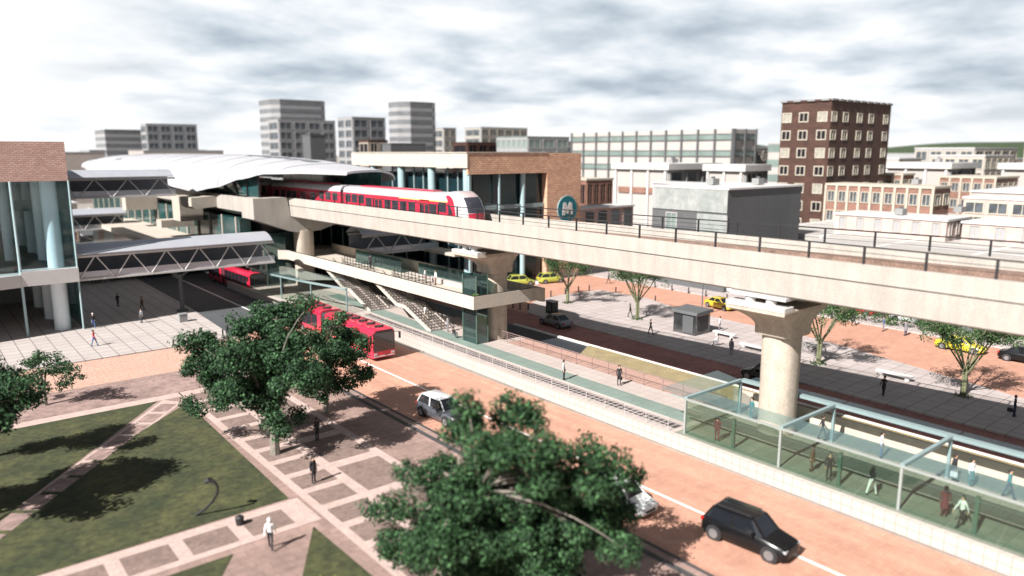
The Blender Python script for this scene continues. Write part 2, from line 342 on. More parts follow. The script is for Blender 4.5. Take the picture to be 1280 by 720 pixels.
# promenade: pale frame stones and darker panels
sheet('promenade_border', [(16.1, 20), (23.2, 20), (23.2, 64.1), (16.1, 64.1)], .126, M['promlight'])
b = MB(); y = 22.; i = 0
while y < 63:
    b.box(16.6, 18.9, y, y+1.9, .12, .131)
    if i % 2 == 0: b.box(19.6, 22.6, y, y+4.2, .12, .131)
    y += 2.6; i += 1
S('promenade_slabs', b, M['prompanel'])
sheet('lane_line', [(32.78, -30), (32.98, -30), (32.98, 79), (32.78, 79)], .004, M['line'])
sheet('bus_lane_line', [(32.9, 84.5), (33.1, 84.5), (33.1, 240), (32.9, 240)], .004, M['line'])
sheet('bus_crossing', [(33.3, 102.6), (37.6, 102.6), (37.6, 104.2), (33.3, 104.2)], .008, M['asphalt'])
sheet('bus_crossing_far', [(33.3, 108.6), (36.8, 108.6), (36.8, 110.6), (33.3, 110.6)], .008, M['asphalt'])
# right side
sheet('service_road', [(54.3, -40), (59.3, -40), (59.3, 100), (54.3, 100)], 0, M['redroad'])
slab('service_kerb', [(53.95, -40), (54.28, -40), (54.28, 66), (53.95, 66)], .16, M['kerb'])
slab('dry_verge', [(48.42, -40), (53.93, -40), (53.93, 53.5), (48.42, 50)], .12, M['olive'])
sheet('dark_strip', [(48.42, 50.1), (53.93, 53.6), (53.93, 100), (48.42, 100)], .004, M['asphaltdark'])  # flat near-black asphalt strip beyond the verge
PL = [(59.35, -40), (59.35, 69.5), (60.6, 71.3), (64.6, 74.6), (70.4, 75.8), (77.9, 75), (78.2, 66), (76.3, 60), (75.2, 50), (75.2, 41.8), (74, 35), (71.7, 27), (69.4, 18.7), (66.5, 5), (62, -20), (60, -40)]
slab('right_plaza', PL, .12, M['plazaR'])
sheet('brick_street', [(59.35, -60), (86.3, -60), (86.3, 86.4), (59.35, 86.4)], -.004, M['orangeR'])
slab('far_pavement', [(86.4, -60), (89.6, -60), (92, 74), (96, 86), (86.5, 86)], .12, M['plazaR'])
lotm = tiles('car_park_surface', (.36, .34, .32), (.34, .32, .3), (.62, .6, .58), 5.5, 12, .25, 0, fine=.15, fs=.4)
slab('car_park_deck', [(104, -60), (175, -60), (175, 73), (112, 73), (112, 58), (104, 58)], 7.0, lotm)
sheet('far_street', [(89.7, -60), (118, -60), (118, 120), (96, 120)], .0, M['asphalt'])
b = MB(); g = []
for i in range(41):
    a = i/40; x = 1450+1350*a
    g.append((x, 760-0*a, 0))
hb = MB(); rows = []
for j in range(9):
    row = []
    for i in range(61):
        X = 700+(i/60)*900; s = j/8
        base = 30+7*math.sin(i*.18+1.0)+5*math.sin(i*.33)+8*math.exp(-((i-34)/11)**2)
        h = (base)*math.sin(math.pi*min(1, s*1.0))**.8 if 0 < s < 1 else -2
        dist = 1.+.35*s
        row.append((X*dist, (1080-.62*X)*dist, h))
    rows.append(row)
vs = [p for r in rows for p in r]; fs = [(j*61+i, j*61+i+1, (j+1)*61+i+1, (j+1)*61+i) for j in range(8) for i in range(60)]
hb.add(vs, fs); o = hb.build('hill', M['hill'], smooth=True); tag(o, kind='structure')

# ------------------------------------------------------------------ station platform (raised) and its walls
b = MB(); b.prism([(39.3, -30), (48.4, -30), (48.4, 104), (41.6, 104), (40.6, 70), (39.3, 40)], -.05, 1.0); S('station_platform', b, M['platwhite'])
def xw(y): return 39.05 if y < 30 else 39.05+(y-30)**2*.00035   # the wall bows outwards slightly
def wallrun(name, off0, off1, z0, z1, m, y0=-30, y1=92, st=4):
    b = MB(); ys = [y0+(y1-y0)*i/30 for i in range(31)]
    b.loft([[(xw(y)+off0, y, z0), (xw(y)+off1, y, z0), (xw(y)+off1, y, z1), (xw(y)+off0, y, z1)] for y in ys]); return b
tag(wallrun('platform_wall', 0, .24, 0, 1.05, None).build('platform_wall', M['walltile']), 'long white tiled wall with grid joints along the orange brick road', 'wall')
S('platform_edge_paving', wallrun('', .26, .93, .9, 1.01, None, y0=30.8), M['capt'])
S('platform_grate', wallrun('', .95, 1.9, .9, 1.012, None, y0=31), M['strip'])
S('platform_guide_strip', wallrun('', 2.45, 4.3, .9, 1.008, None, y0=31.2), M['platgreen'])
b = MB(); b.box(39.4, 48.4, -30, 30.6, 1.0, 1.012); S('pavilion_floor', b, M['platgrey'])
sheet('platform_side_paving', [(45.9, 31), (48.38, 31), (48.38, 57), (45.9, 57)], 1.006, M['platpink'])
r_ = T('platform_balustrade', 'thin white wire balustrade running along the top of the white tiled platform wall', 'railing', (40, 31, 1))
b = MB(); p_ = []
ys = [31+2.0*i for i in range(31)]
for i in range(len(ys)-1):
    for z in (1.55, 2.0): b.bar((xw(ys[i])+.14, ys[i], z), (xw(ys[i+1])+.14, ys[i+1], z), .016)
b.build('rail', M['white'], r_, world=True)
for y in ys: MB().bar((xw(y)+.14, y, 1.05), (xw(y)+.14, y, 2.02), .03).build('post', M['white'], r_, world=True)
r_ = T('platform_railing', 'reddish steel railing with five thin rails behind the open platform', 'railing', (45.88, 36, 1))
mr = mat('rust_rail', (.22, .15, .14), .6)
b = MB()
for z in (1.2, 1.42, 1.64, 1.86): b.bar((45.88, 31, z), (45.88, 66, z), .025)
b.bar((45.88, 31, 2.08), (45.88, 66, 2.08), .05); b.build('rail', mr, r_, world=True)
for i in range(18): MB().bar((45.88, 31+2*i, 1.0), (45.88, 31+2*i, 2.08), .045).build('post', mr, r_, world=True)

# ------------------------------------------------------------------ viaduct
def xf(y): return 47.3 if y > 56 else 47.3+(56-y)*.105
YS = [-45, -30, -15, 0, 8, 16, 24, 32, 40, 48, 56, 64, 72, 88, 104.4]
v_ = T('viaduct', 'long beige concrete rail viaduct crossing the picture on round piers', 'viaduct', (42, 30, 11))
def prof(y):
    X = xf(y)
    return [(42, y, 13.7), (42, y, 12.68), (42.16, y, 12.68), (42.16, y, 12.60), (42.03, y, 12.57), (42.14, y, 11.12), (42.3, y, 11.0), (X-.3, y, 11.0), (X-.14, y, 11.12), (X-.02, y, 12.52), (X-.06, y, 12.6), (X, y, 12.66),
            (X, y, 13.7), (X-.28, y, 13.7), (X-.28, y, 12.45), (42.28, y, 12.45), (42.28, y, 13.7)]
b = MB(); b.loft([prof(y) for y in YS]); deck = b.build('deck', M['concrete'], v_, world=True)
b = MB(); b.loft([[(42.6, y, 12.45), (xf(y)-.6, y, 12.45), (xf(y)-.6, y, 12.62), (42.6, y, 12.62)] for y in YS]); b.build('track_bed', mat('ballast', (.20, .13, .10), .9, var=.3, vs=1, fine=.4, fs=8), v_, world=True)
for X in (44.1, 45.55):
    b = MB(); b.loft([[(X-.04+(0 if y > 56 else (56-y)*.05), y, 12.62), (X+.04+(0 if y > 56 else (56-y)*.05), y, 12.62), (X+.04+(0 if y > 56 else (56-y)*.05), y, 12.78), (X-.04+(0 if y > 56 else (56-y)*.05), y, 12.78)] for y in YS]); b.build('track_rail', mat('rail_steel', (.35, .32, .3), .3, metal=.8), v_, world=True)
b = MB(); b.loft([[(xf(y)-1.5, y, 12.45), (xf(y)-.32, y, 12.45), (xf(y)-.32, y, 12.98), (xf(y)-1.5, y, 12.98)] for y in YS]); b.build('shade_ledge', bpy.data.materials['ballast'], v_, world=True)  # brown ledge added to stand for the shaded foot of the far parapet
for side in (0, 1):
    fx = (lambda y: 42.14) if side == 0 else (lambda y: xf(y)-.14)
    b = MB()
    for i in range(len(YS)-1):
        y0, y1 = YS[i], YS[i+1]
        for z, w in ((14.7, .085), (14.35, .03), (14.02, .03)): b.bar((fx(y0), y0, z), (fx(y1), y1, z), w)
    rl = b.build('railing', M['black'], v_, world=True)
    y = 13.19-3.357*14
    while y < 104:
        MB().bar((fx(y), y, 13.7), (fx(y), y, 14.7), .10, .12).build('post', M['black'], rl, world=True); y += 3.357
def pier(cx, cy, capx, capy, label, z0=1., rz=1.24):
    p = T('viaduct_pier', label, 'pier', (cx, cy, z0), group='piers carrying the viaduct')
    rr = lambda w, d, r, z, ax=cx, ay=cy: [(x, y, z) for x, y in rrect(w, d, r, 4, ax, ay)]
    b = MB(); b.loft([rr(2.5, 2.4, 1.1, z0), rr(2.5, 2.4, 1.1, z0+3.5), rr(2.5, 2.4, 1.0, 8.05)]); b.build('shaft', M['concpink'], p, smooth=True, world=True)
    b = MB(); rings = [rr(2.9, 2.7, .5, 7.95), rr(3.0, 2.8, .5, 8.05), rr(3.0, 2.8, .5, 8.55)]
    for t in (.12, .3, .5, .7, .86, 1.0):
        e = t**1.7; w = 3.0+(5.3-3.0)*e; d = 2.8+(4.3-2.8)*e
        rings.append(rr(w, d, .4*(1-t)+.1, 8.55+1.35*t, cx+(capx-cx)*e, cy+(capy-cy)*e))
    rings.append(rr(5.3, 4.3, .1, 10.15, capx, capy))
    b.loft(rings); b.build('capital', M['concpink'], p, smooth=True, world=True)
    x0 = capx-2.65
    b = MB(); b.prism(rrect(1.2, 4.3, .12, 2, x0+.55, capy), 10.15, 10.42); b.build('bearing_ledge', M['white'], p, world=True)
    for s in (-1, 1):
        b = MB(); b.tube((x0+.75, capy+s*.75, 10.42), (x0+.75, capy+s*.75, 10.8), .34, 10); b.build('bearing', M['white'], p, world=True)
        b = MB(); b.tube((x0+4.4, capy+s*.75, 10.15), (x0+4.4, capy+s*.75, 11.0), .34, 10); b.build('bearing', M['white'], p, world=True)
    b = MB(); b.box(x0+.3, x0+2.0, capy-2.0, capy+2.0, 10.8, 10.995); b.build('bearing_beam', M['white'], p, world=True)
    return p
pier(45.15, 26.4, 44.2, 26.4, 'tall round concrete pier standing in the glass pavilion at right')
pier(46.3, 59.6, 45.0, 59.4, 'concrete pier rising through the corner of the beige elevated walkway')
# hammerhead at the station
p = T('station_crosshead', 'wide beige concrete crosshead on a column where the viaduct meets the station', 'pier', (44.5, 103, 0))
b = MB(); b.extr([(36.9, 13.75), (41.7, 13.75), (41.9, 12.4), (42.1, 10.95), (50.5, 10.95), (51.5, 10.4), (46.6, 8.9), (43.4, 8.7), (41.9, 9.0), (36.9, 10.9)], 'y', 100.9, 105.5); b.build('crossbeam', M['concrete'], p, world=True)
b = MB(); b.prism(rrect(2.6, 2.4, .9, 4, 44.3, 101.9), 0, 9.0); b.build('column', M['concpink'], p, smooth=True, world=True)

# ------------------------------------------------------------------ train
MT = dict(red=mat('train_red', (.42, .022, .05), .35, var=.05, coat=.3), white=mat('train_white', (.40, .39, .40), .35, var=.04, coat=.3),
          dark=mat('train_window', (.035, .035, .045), .12, var=.3, spec=.8), yellow=mat('train_yellow', (.75, .42, .16), .4), grey=mat('train_grey', (.38, .30, .30), .5))
tr = T('metro_train', 'red and white metro train with dark windows running on the viaduct', 'train', (44.95, 60.7, 12.78))
XC = 44.95
def carriage(y0, y1, door_ys, win_ys, first):
    def ring(y): return [(XC-1.38, y, 12.82), (XC-1.46, y, 13.1), (XC-1.46, y, 14.9), (XC-1.40, y, 15.2), (XC+1.40, y, 15.2), (XC+1.46, y, 14.9), (XC+1.46, y, 13.1), (XC+1.38, y, 12.82)]
    body = MB().loft([ring(y0), ring(y1)]).build('carriage', MT['red'], tr, world=True)
    MB().loft([[(XC-1.47, y, 15.0), (XC-1.42, y, 15.36), (XC-1.15, y, 15.66), (XC-.5, y, 15.80), (XC+.5, y, 15.80), (XC+1.15, y, 15.66), (XC+1.42, y, 15.36), (XC+1.47, y, 15.0)] for y in (y0, y1)]).build('roof', MT['white'], body, world=True)
    b = MB(); b.box(XC-.55, XC+.55, y0+4, y1-3, 15.80, 15.92); b.build('roof_unit', MT['red'], body, world=True)
    for sx in (-1, 1):
        for y, hi in win_ys:
            b = MB(); x = XC+sx*1.47; b.box(x-.02, x+.02, y-.68, y+.68, 13.5+(.35 if hi else 0), 14.5+(.35 if hi else 0)); b.build('window', MT['dark'], body, world=True)
        for y in door_ys:
            d = MB().box(XC+sx*1.465-.02, XC+sx*1.465+.025, y-.95, y+.95, 12.95, 14.95).build('door', mat('train_door', (.40, .02, .035), .4) if 'train_door' not in bpy.data.materials else bpy.data.materials['train_door'], body, world=True)
            for s in (-1, 1): MB().box(XC+sx*1.5-.02, XC+sx*1.5+.012, y+s*.45-.33, y+s*.45+.33, 13.4, 14.45).build('door_window', MT['dark'], d, world=True)
c1w = [(66.3, 0), (70.3, 0), (72.6, 0), (74.9, 0), (80.6, 0), (84.1, 1), (86.0, 0)]
carriage(63.8, 87.2, [68.2, 78.2], [(64.8, 1), (66.6, 0), (70.8, 0), (72.6, 0), (74.4, 0), (76.1, 0), (80.6, 0), (82.5, 1), (84.2, 1), (85.9, 1)], 1)
carriage(88.0, 111, [99.5], [(89.6, 1), (91.6, 1), (93.6, 1), (96.3, 0), (102.5, 0), (104.5, 0), (106.6, 0), (109, 0)], 0)
carriage(111.8, 134, [122], [(114, 1), (117, 1), (126, 1), (130, 1)], 0)
for y in (87.6, 111.4): MB().loft([[(XC-1.2, q, 12.9), (XC-1.2, q, 15.2), (XC+1.2, q, 15.2), (XC+1.2, q, 12.9)] for q in (y-.42, y+.42)]).build('gangway', M['rubber'], tr, world=True)
b = MB(); b.box(XC-1.485, XC-1.46, 63.8, 73.5, 14.86, 15.0); b.build('yellow_stripe', MT['yellow'], tr, world=True)
# nose
prof_n = [(60.62, 12.85, 1.28), (60.45, 13.3, 1.36), (60.5, 13.9, 1.40), (60.7, 14.5, 1.40), (61.05, 15.1, 1.38), (61.55, 15.6, 1.32), (62.3, 15.98, 1.24), (63.1, 16.08, 1.18), (63.9, 15.9, 1.14)]
def npt(s, t, off=0.):
    i = min(int(s), len(prof_n)-2); f = s-i
    y, z, w = [prof_n[i][k]*(1-f)+prof_n[i+1][k]*f for k in range(3)]
    return (XC+t*w, y+.75*abs(t)**3*(1-.6*f*0)-off, z-.12*abs(t)**4+off*.5)
def patch(s0, s1, t0, t1, off=0., ns=8, ntt=12):
    g = [[npt(s0+(s1-s0)*i/ns, t0+(t1-t0)*j/ntt, off) for j in range(ntt+1)] for i in range(ns+1)]
    b = MB(); vs = [p for r in g for p in r]; w = ntt+1
    b.add(vs, [(i*w+j, i*w+j+1, (i+1)*w+j+1, (i+1)*w+j) for i in range(ns) for j in range(ntt)]); return b
b = patch(0, 8, -1, 1, ns=20); SIDE = []
for sg in (-1, 1):
    col = [npt(8*i/20, sg) for i in range(21)]
    back = [(XC+sg*1.465, 63.82, min(z, 15.1) if i else 12.85) for i, (x, y, z) in enumerate(col)]
    mid = [(p_[0]*.35+q_[0]*.65+sg*.04, p_[1]*.55+q_[1]*.45, p_[2]*.6+q_[2]*.4) for p_, q_ in zip(col, back)]
    b.add(col+mid, [(i, i+1, i+22, i+21) for i in range(20)]); SIDE.append(mid+back)
nose = b.build('nose', MT['white'], tr, smooth=True, world=True)
for sd_ in SIDE: MB().add(sd_, [(i, i+1, i+22, i+21) for i in range(20)]).build('cab_side', MT['red'], nose, smooth=True, world=True)
patch(2.1, 4.7, -.74, .74, .03).build('windshield', MT['dark'], nose, smooth=True, world=True)
patch(.1, 2.0, -.74, .74, .035).build('bumper', MT['red'], nose, smooth=True, world=True)
patch(4.75, 6.6, -.72, .72, .02).build('visor', MT['grey'], nose, smooth=True, world=True)
for s in (-1, 1):
    patch(.9, 1.5, s*.80, s*.94, .04, 3, 3).build('headlight', M['white'], nose, smooth=True, world=True)
b = MB(); b.add([(XC-1.475, 62.7, 13.7), (XC-1.475, 63.7, 13.6), (XC-1.475, 63.75, 14.7), (XC-1.45, 62.9, 14.7)], [(0, 1, 2, 3)]); b.build('side_window', MT['dark'], nose, world=True)

# ------------------------------------------------------------------ station: roof shell, platform deck
st = T('metro_station', 'elevated metro station under a long curved white shell roof', 'station', (45, 160, 0))
def smooth(t): t = max(0, min(1, t)); return t*t*(3-2*t)
def interp(y, tb):
    for i in range(len(tb)-1):
        if y <= tb[i+1][0]:
            t = (y-tb[i][0])/(tb[i+1][0]-tb[i][0]); t = smooth(t)
            return [tb[i][k]*(1-t)+tb[i+1][k]*t for k in range(1, len(tb[i]))]
    return list(tb[-1][1:])
# Y: left eave x, left eave z, crest z, right eave x, right eave z
RT = [(87.5, 44.2, 17.35, 17.7, 51.2, 16.6), (92, 40.6, 17.5, 18.15, 52.2, 16.2), (99, 38.0, 17.35, 18.6, 53.6, 15.9), (106, 37.2, 16.5, 18.95, 55, 15.6), (113, 35.8, 15.1, 19.2, 56, 15.3), (120, 34.7, 14.3, 19.4, 57, 15.1),
      (127, 34.0, 14.7, 19.5, 57.5, 15.1), (140, 33.5, 16.3, 19.6, 57.5, 15.4), (170, 33, 16.0, 19.65, 58, 15.4), (196, 34, 16.2, 19.5, 58, 15.5), (215, 36, 16.5, 18.7, 56, 16), (230, 40, 16.8, 17.4, 51, 16.6)]
def rpt(y, u, dz=0):
    lx, lz, cz, rx, rz = interp(y, RT)
    cxm = (lx+rx)/2+.5; a = math.pi*u
    if u <= .5: s = math.cos(a); x = cxm-(cxm-lx)*s; z = lz+(cz-lz)*(max(0, math.sin(a))**.85)
    else: s = -math.cos(a); x = cxm+(rx-cxm)*s; z = rz+(cz-rz)*(max(0, math.sin(a))**.85)
    return (x, y, z+dz)
ny, nu = 72, 24
b = MB(); g = []
for i in range(ny+1):
    y = 87.5+142.5*(i/ny)
    g.append([rpt(y, j/nu) for j in range(nu+1)]+[rpt(y, j/nu, -.28) for j in range(nu, -1, -1)])
b.loft(g); b.build('roof', M['shell'], st, smooth=True, world=True)
# seams on the roof shell are raised ribs
b = MB()
for y in range(96, 226, 8):
    pts = [rpt(y, j/24, .03) for j in range(25)]
    for j in range(24): b.bar(pts[j], pts[j+1], .12, .05)
b.build('roof_rib', M['shell'], st, world=True)
for ya, yb, ua, ub in ((99, 103, .44, .50), (104, 109, .44, .50), (110, 116, .44, .50), (117, 124, .45, .50), (173, 177, .20, .24)):
    b = MB(); b.add([rpt(ya, ua, .06), rpt(yb, ua, .06), rpt(yb, ub, .06), rpt(ya, ub, .06)], [(0, 1, 2, 3)]); b.build('skylight', M['band'], st, world=True)
b = MB(); b.extr([(36.9, 13.75), (37.4, 13.75), (37.6, 12.9), (52.4, 12.9), (52.6, 13.75), (53.1, 13.75), (53.1, 11.5), (50, 10.7), (40, 10.7), (38.6, 10.9), (36.9, 11.7)], 'y', 105.52, 215); b.build('platform_deck', M['concrete'], st, world=True)
b = MB(); b.box(37.6, 41.9, 105.5, 214, 12.9, 13.6); b.box(48, 52.4, 105.5, 214, 12.9, 13.6); b.build('platform', M['conc2'], st, world=True)
for i in range(12):
    y0 = 96+i*3.6; e = [interp(y, RT) for y in (y0, y0+3.3)]
    x0, x1 = e[0][0]+1.2, e[1][0]+1.2
    zb = 13.8
    b = MB(); b.add([(max(x0, 38.2), y0, zb), (max(x1, 38.2), y0+3.3, zb), (x1, y0+3.3, max(zb+.15, e[1][1]+.75)), (x0, y0, max(zb+.15, e[0][1]+.75))], [(0, 1, 2, 3)])
    if y0 > 101.5: b.build('glazing', M['stglass'], st, world=True)
    MB().bar((max(x0, 38.2)-.05, y0-.15, zb), (x0-.05, y0-.15, e[0][1]+.75), .26).build('fin', M['black'], st, world=True) if y0 > 101.5 else None
for i in range(12):
    y0 = 89+i*4; e = interp(y0, RT); X = e[3]-1.5
    MB().box(X, X+.1, y0, y0+3.7, 13.8 if y0 > 105 else 14.2, e[4]+1.0).build('glazing', M['tealglass'], st, world=True)
for y in (130, 158, 186, 212):
    b = MB(); b.prism(rrect(2.6, 2.4, .9, 4, 44.3, y), 0, 10.7); b.build('column', M['concpink'], st, smooth=True, world=True)
    MB().extr([(38, 10.7), (52, 10.7), (47, 8.9), (42.5, 8.9)], 'y', y-1.6, y+1.6).build('crosshead', M['concrete'], st, world=True)
b = MB(); b.box(36.2, 52, 106, 214, 4.7, 5.3); b.box(36.0, 36.2, 106, 214, 4.5, 6.2); b.build('concourse_floor', M['conc2'], st, world=True)
b = MB(); b.box(39.5, 51, 112, 214, 5.3, 10.5); b.build('concourse_room', M['darkglass'], st, world=True)
b = MB(); b.extr([(33.2, 13.3), (37, 13.5), (37, 11.9), (33.8, 11.6), (33.2, 12)], 'y', 116, 121.5); b.build('bracket', M['conc2'], st, world=True)
b = MB(); b.box(33.4, 36.9, 123, 127, 9.3, 13.2); b.build('stair_tower', M['conc2'], st, world=True)
b = MB(); b.box(31.5, 36.9, 150, 153, 9.5, 13.4); b.build('stair_tower', M['conc2'], st, world=True)
b = MB(); b.box(31.8, 36.9, 128, 131, 8.0, 9.2); b.build('lower_bridge', M['conc2'], st, world=True)
b = MB(); b.box(37.0, 38.6, 107, 212, 5.4, 10.6); b.build('concourse_glazing', M['stglass'], st, world=True)
for y in range(108, 212, 6): MB().box(36.8, 36.98, y, y+.3, 5.3, 10.8).build('concourse_post', M['conc2'], st, world=True)
b = MB(); b.box(29.5, 38.5, 129, 172, 0, 5.5); b.build('lower_hall', M['darkglass'], st, world=True)
b = MB(); b.box(29.2, 38.8, 128.7, 172.3, 5.5, 6.3); b.build('lower_roof', M['conc2'], st, world=True)

# ------------------------------------------------------------------ skybridges
def bridge(x0, x1, y0, w, z0, h, label, col=None):
    s = T('covered_footbridge', label, 'footbridge', (x0, y0, z0), group='covered footbridges')
    MB().box(x0, x1, y0, y0+w, z0-.05, z0+.25).build('floor', M['steel'], s, world=True)
    MB().box(x0, x1, y0+.02, y0+.10, z0+.25, z0+.9).build('kick_panel', M['roofsheet'], s, world=True)
    n = max(2, round((x1-x0)/2.05/2)*2); dx = (x1-x0)/n
    for yy in (y0-.05, y0+w+.05):
        b = MB(); b.bar((x0, yy, z0), (x1, yy, z0), .2, .22); b.bar((x0, yy, z0+h), (x1, yy, z0+h), .2, .24)
        for i in range(n):
            za, zb = (z0+.1, z0+h-.1) if i % 2 == 0 else (z0+h-.1, z0+.1)
            b.tube((x0+i*dx+.12, yy, za), (x0+(i+1)*dx-.12, yy, zb), .075, 6)
        b.build('truss', M['white'], s, world=True)
    MB().box(x0, x1, y0+w-.2, y0+w-.12, z0+.25, z0+h-.1).build('mesh_screen', M['meshpanel'], s, world=True)
    g = []
    for i in range(9):
        a = i/8; yy = y0-.45+(w+.9)*a; g.append((yy, z0+h+.12+1.15*math.sin(math.pi*min(1, a*.92+.04))**.8))
    g2 = [(y, z-.12) for y, z in g[::-1]]
    MB().extr(g+g2, 'x', x0-.1, x1-.3).build('roof', M['roofsheet'], s, smooth=True, world=True)
    b = MB(); x = x0+2.5
    while x < x1-1: b.bar((x, y0-.47, z0+h+.14), (x, y0-.2, z0+h-.1), .06); x += 4.1
    b.build('bracket', M['steel'], s, world=True)
    return s
bridge(14.5, 37.4, 95.7, 4.4, 5.65, 2.65, 'nearest low covered footbridge with white zigzag truss, over the plaza')
bridge(14.5, 31.5, 117.2, 4.2, 13.75, 2.5, 'upper covered footbridge with white truss just below the shell roof')
bridge(14.5, 34.0, 161, 4.4, 5.4, 2.6, 'farthest low covered footbridge seen between the other two')
bridge(49.8, 62.7, 94.6, 4.2, 5.6, 2.6, 'short covered footbridge running behind the viaduct to the brick station hall')
b = MB(); b.tube((26.0, 98, 0), (26.0, 98, 4.9), .28, 10); b.tube((26, 98, 4.6), (24.5, 98, 5.6), .2); b.tube((26, 98, 4.6), (27.5, 98, 5.6), .2); b.tube((26, 98, 0), (26, 98, .35), .7, 12)
tag(b.build('bridge_support', M['greyconc'], loc=(26, 98, 0)), 'dark forked column under the nearest footbridge', 'column')

# ------------------------------------------------------------------ mezzanine walkway with stairs
mz = T('elevated_walkway', 'beige concrete walkway deck hung between viaduct piers with two stairs below', 'walkway', (42, 57.4, 4.85))
b = MB()
for x0, x1, y0, y1 in ((45.4, 49.6, 57.6, 104), (42.2, 45.4, 57.6, 70.5), (42.2, 45.4, 78.4, 83.6), (42.2, 45.4, 91.6, 104)): b.box(x0, x1, y0, y1, 4.87, 5.1)
b.build('floor', M['conc2'], mz, world=True)
MB().box(42.0, 42.2, 57.4, 102.4, 4.82, 6.12).build('near_parapet', M['cream'], mz, world=True)
MB().box(42.2, 49.4, 57.4, 57.6, 4.82, 6.12).build('end_parapet', M['cream'], mz, world=True)
b = MB(); b.extr([(49.4, 4.82), (50.4, 4.75), (51.3, 4.45), (51.3, 5.95), (49.4, 6.12)], 'y', 57.4, 57.6); b.box(51.1, 51.3, 57.6, 70, 4.45, 5.95); b.build('ramp_parapet', M['concpink'], mz, world=True)
MB().box(49.6, 51.1, 57.6, 70, 4.87, 5.1).build('side_landing', M['conc2'], mz, world=True)
MB().box(49.6, 49.8, 70, 104, 4.82, 6.4).build('far_parapet', M['concpink'], mz, world=True)
MB().loft([[(42.0, 102.4, z), (42.2, 102.4, z), (40.4, 104.6, z), (40.2, 104.6, z)] for z in (4.82, 6.12)]).build('corner_parapet', M['cream'], mz, world=True)
MB().box(36.5, 40.3, 104.4, 104.6, 4.82, 6.12).build('return_parapet', M['concrete'], mz, world=True)
b = MB(); b.bar((42.1, 57.5, 6.14), (42.1, 102.4, 6.14), .1); b.bar((42.1, 57.5, 6.14), (49.4, 57.5, 6.14), .1); b.bar((49.7, 70, 6.42), (49.7, 104, 6.42), .1); b.build('coping_rail', M['black'], mz, world=True)
b = MB()
for x0, x1, y0, y1, z0, z1 in ((47.4, 47.45, 62, 76, 5.1, 6.9), (47.4, 47.45, 80, 92, 5.1, 6.9)): b.box(x0, x1, y0, y1, z0, z1)
b.build('glass_screen', M['glassS'], mz, world=True)
b = MB(); b.box(46.9, 48, 61.5, 76, 5.1, 5.6); b.build('bench_plinth', M['capt'], mz, world=True)
for y0, y1 in ((70.5, 78.4), (83.6, 91.6)):
    b = MB()
    for z in (5.45, 5.8, 6.15):
        for p_, q_ in (((45.5, y0, z), (45.5, y1, z)), ((42.4, y0, z), (45.5, y0, z))): b.bar(p_, q_, .05)
    n_ = 10
    for i in range(n_+1): b.bar((45.5, y0+(y1-y0)*i/n_, 5.1), (45.5, y0+(y1-y0)*i/n_, 6.2), .06)
    b.build('stairwell_guard', M['black'], mz, world=True)
def stair(yb, yt, label):
    s = T('platform_stairs', label, 'stairs', (43.6, yb, 1), group='stairs from the platform to the walkway')
    n = 24; ym = (yb+yt)/2; prof = []
    def z(y):
        if y < ym-.9: return 1+1.95*(y-yb)/(ym-.9-yb)
        if y < ym+.9: return 2.95
        return 2.95+2.1*(y-ym-.9)/(yt-ym-.9)
    b = MB()
    for i in range(n):
        y0 = yb+(yt-yb)*i/n; y1 = yb+(yt-yb)*(i+1)/n; zz = z((y0+y1)/2)+.08
        b.box(42.6, 44.9, y0, y1, zz-.2, zz)
    b.build('treads', M['palewall'], s, world=True)
    ks = [yb, ym-.9, ym+.9, yt]
    for X in (42.45, 43.72, 45.0):
        for i in range(3): pass
        b = MB()
        for i in range(3):
            ya, yc = ks[i], ks[i+1]; b.add([(x, y, z(y)+dz) for x in (X-.06, X+.06) for y in (ya, yc) for dz in (-.28, .12)], [(0, 1, 3, 2), (4, 6, 7, 5), (0, 2, 6, 4), (1, 5, 7, 3), (0, 4, 5, 1), (2, 3, 7, 6)])
        if X != 43.72: b.build('stringer', M['cream'], s, world=True)
        r = MB()
        for i in range(3):
            for h in (.35, .65, 1.0): r.bar((X, ks[i], z(ks[i])+h), (X, ks[i+1], z(ks[i+1])+h), .06)
        for i in range(int((yt-yb)/.6)+1):
            y = yb+i*.6; r.bar((X, y, z(y)), (X, y, z(y)+1.0), .04)
        r.build('railing', mat('bronze_rail', (.05, .045, .035), .5) if 'bronze_rail' not in bpy.data.materials else bpy.data.materials['bronze_rail'], s, world=True)
stair(65.8, 78.3, 'nearer zigzag stair with dense dark railings under the walkway, beside the pier')
stair(79.1, 91.5, 'farther zigzag stair with dense dark railings, left of the other stair')
def shaft(x0, x1, y0, y1, z0, z1, label, m='glassS'):
    s = T('glass_lift_shaft', label, 'lift shaft', (x0, y0, z0))
    for (a, b_, c, d) in ((x0, x0+.04, y0, y1), (x1-.04, x1, y0, y1), (x0, x1, y0, y0+.04), (x0, x1, y1-.04, y1)):
        MB().box(a, b_, c, d, z0, z1).build('glass_wall', M[m], s, world=True)
    for x in (x0, x1):
        for y in (y0, y1): MB().box(x-.05, x+.05, y-.05, y+.05, z0, z1+.05).build('post', M['green steel'], s, world=True)
    MB().box(x0+.6, x1-.5, y0+.6, y1-.6, z0, z1-.8).build('lift_car', M['tealglass'], s, world=True)
shaft(43.0, 44.4, 58.3, 60.6, 1.0, 7.9, 'tall dark green glass lift shaft beside the pier at the walkway corner')
shaft(39.3, 43.6, 103.6, 106.2, 1.0, 8.6, 'glass lift shaft under the crosshead at the far end of the walkway')
pb = T('potted_shrub', 'bright green potted shrub by the walkway corner parapet', 'plant', (42.75, 58.2, 5.1))
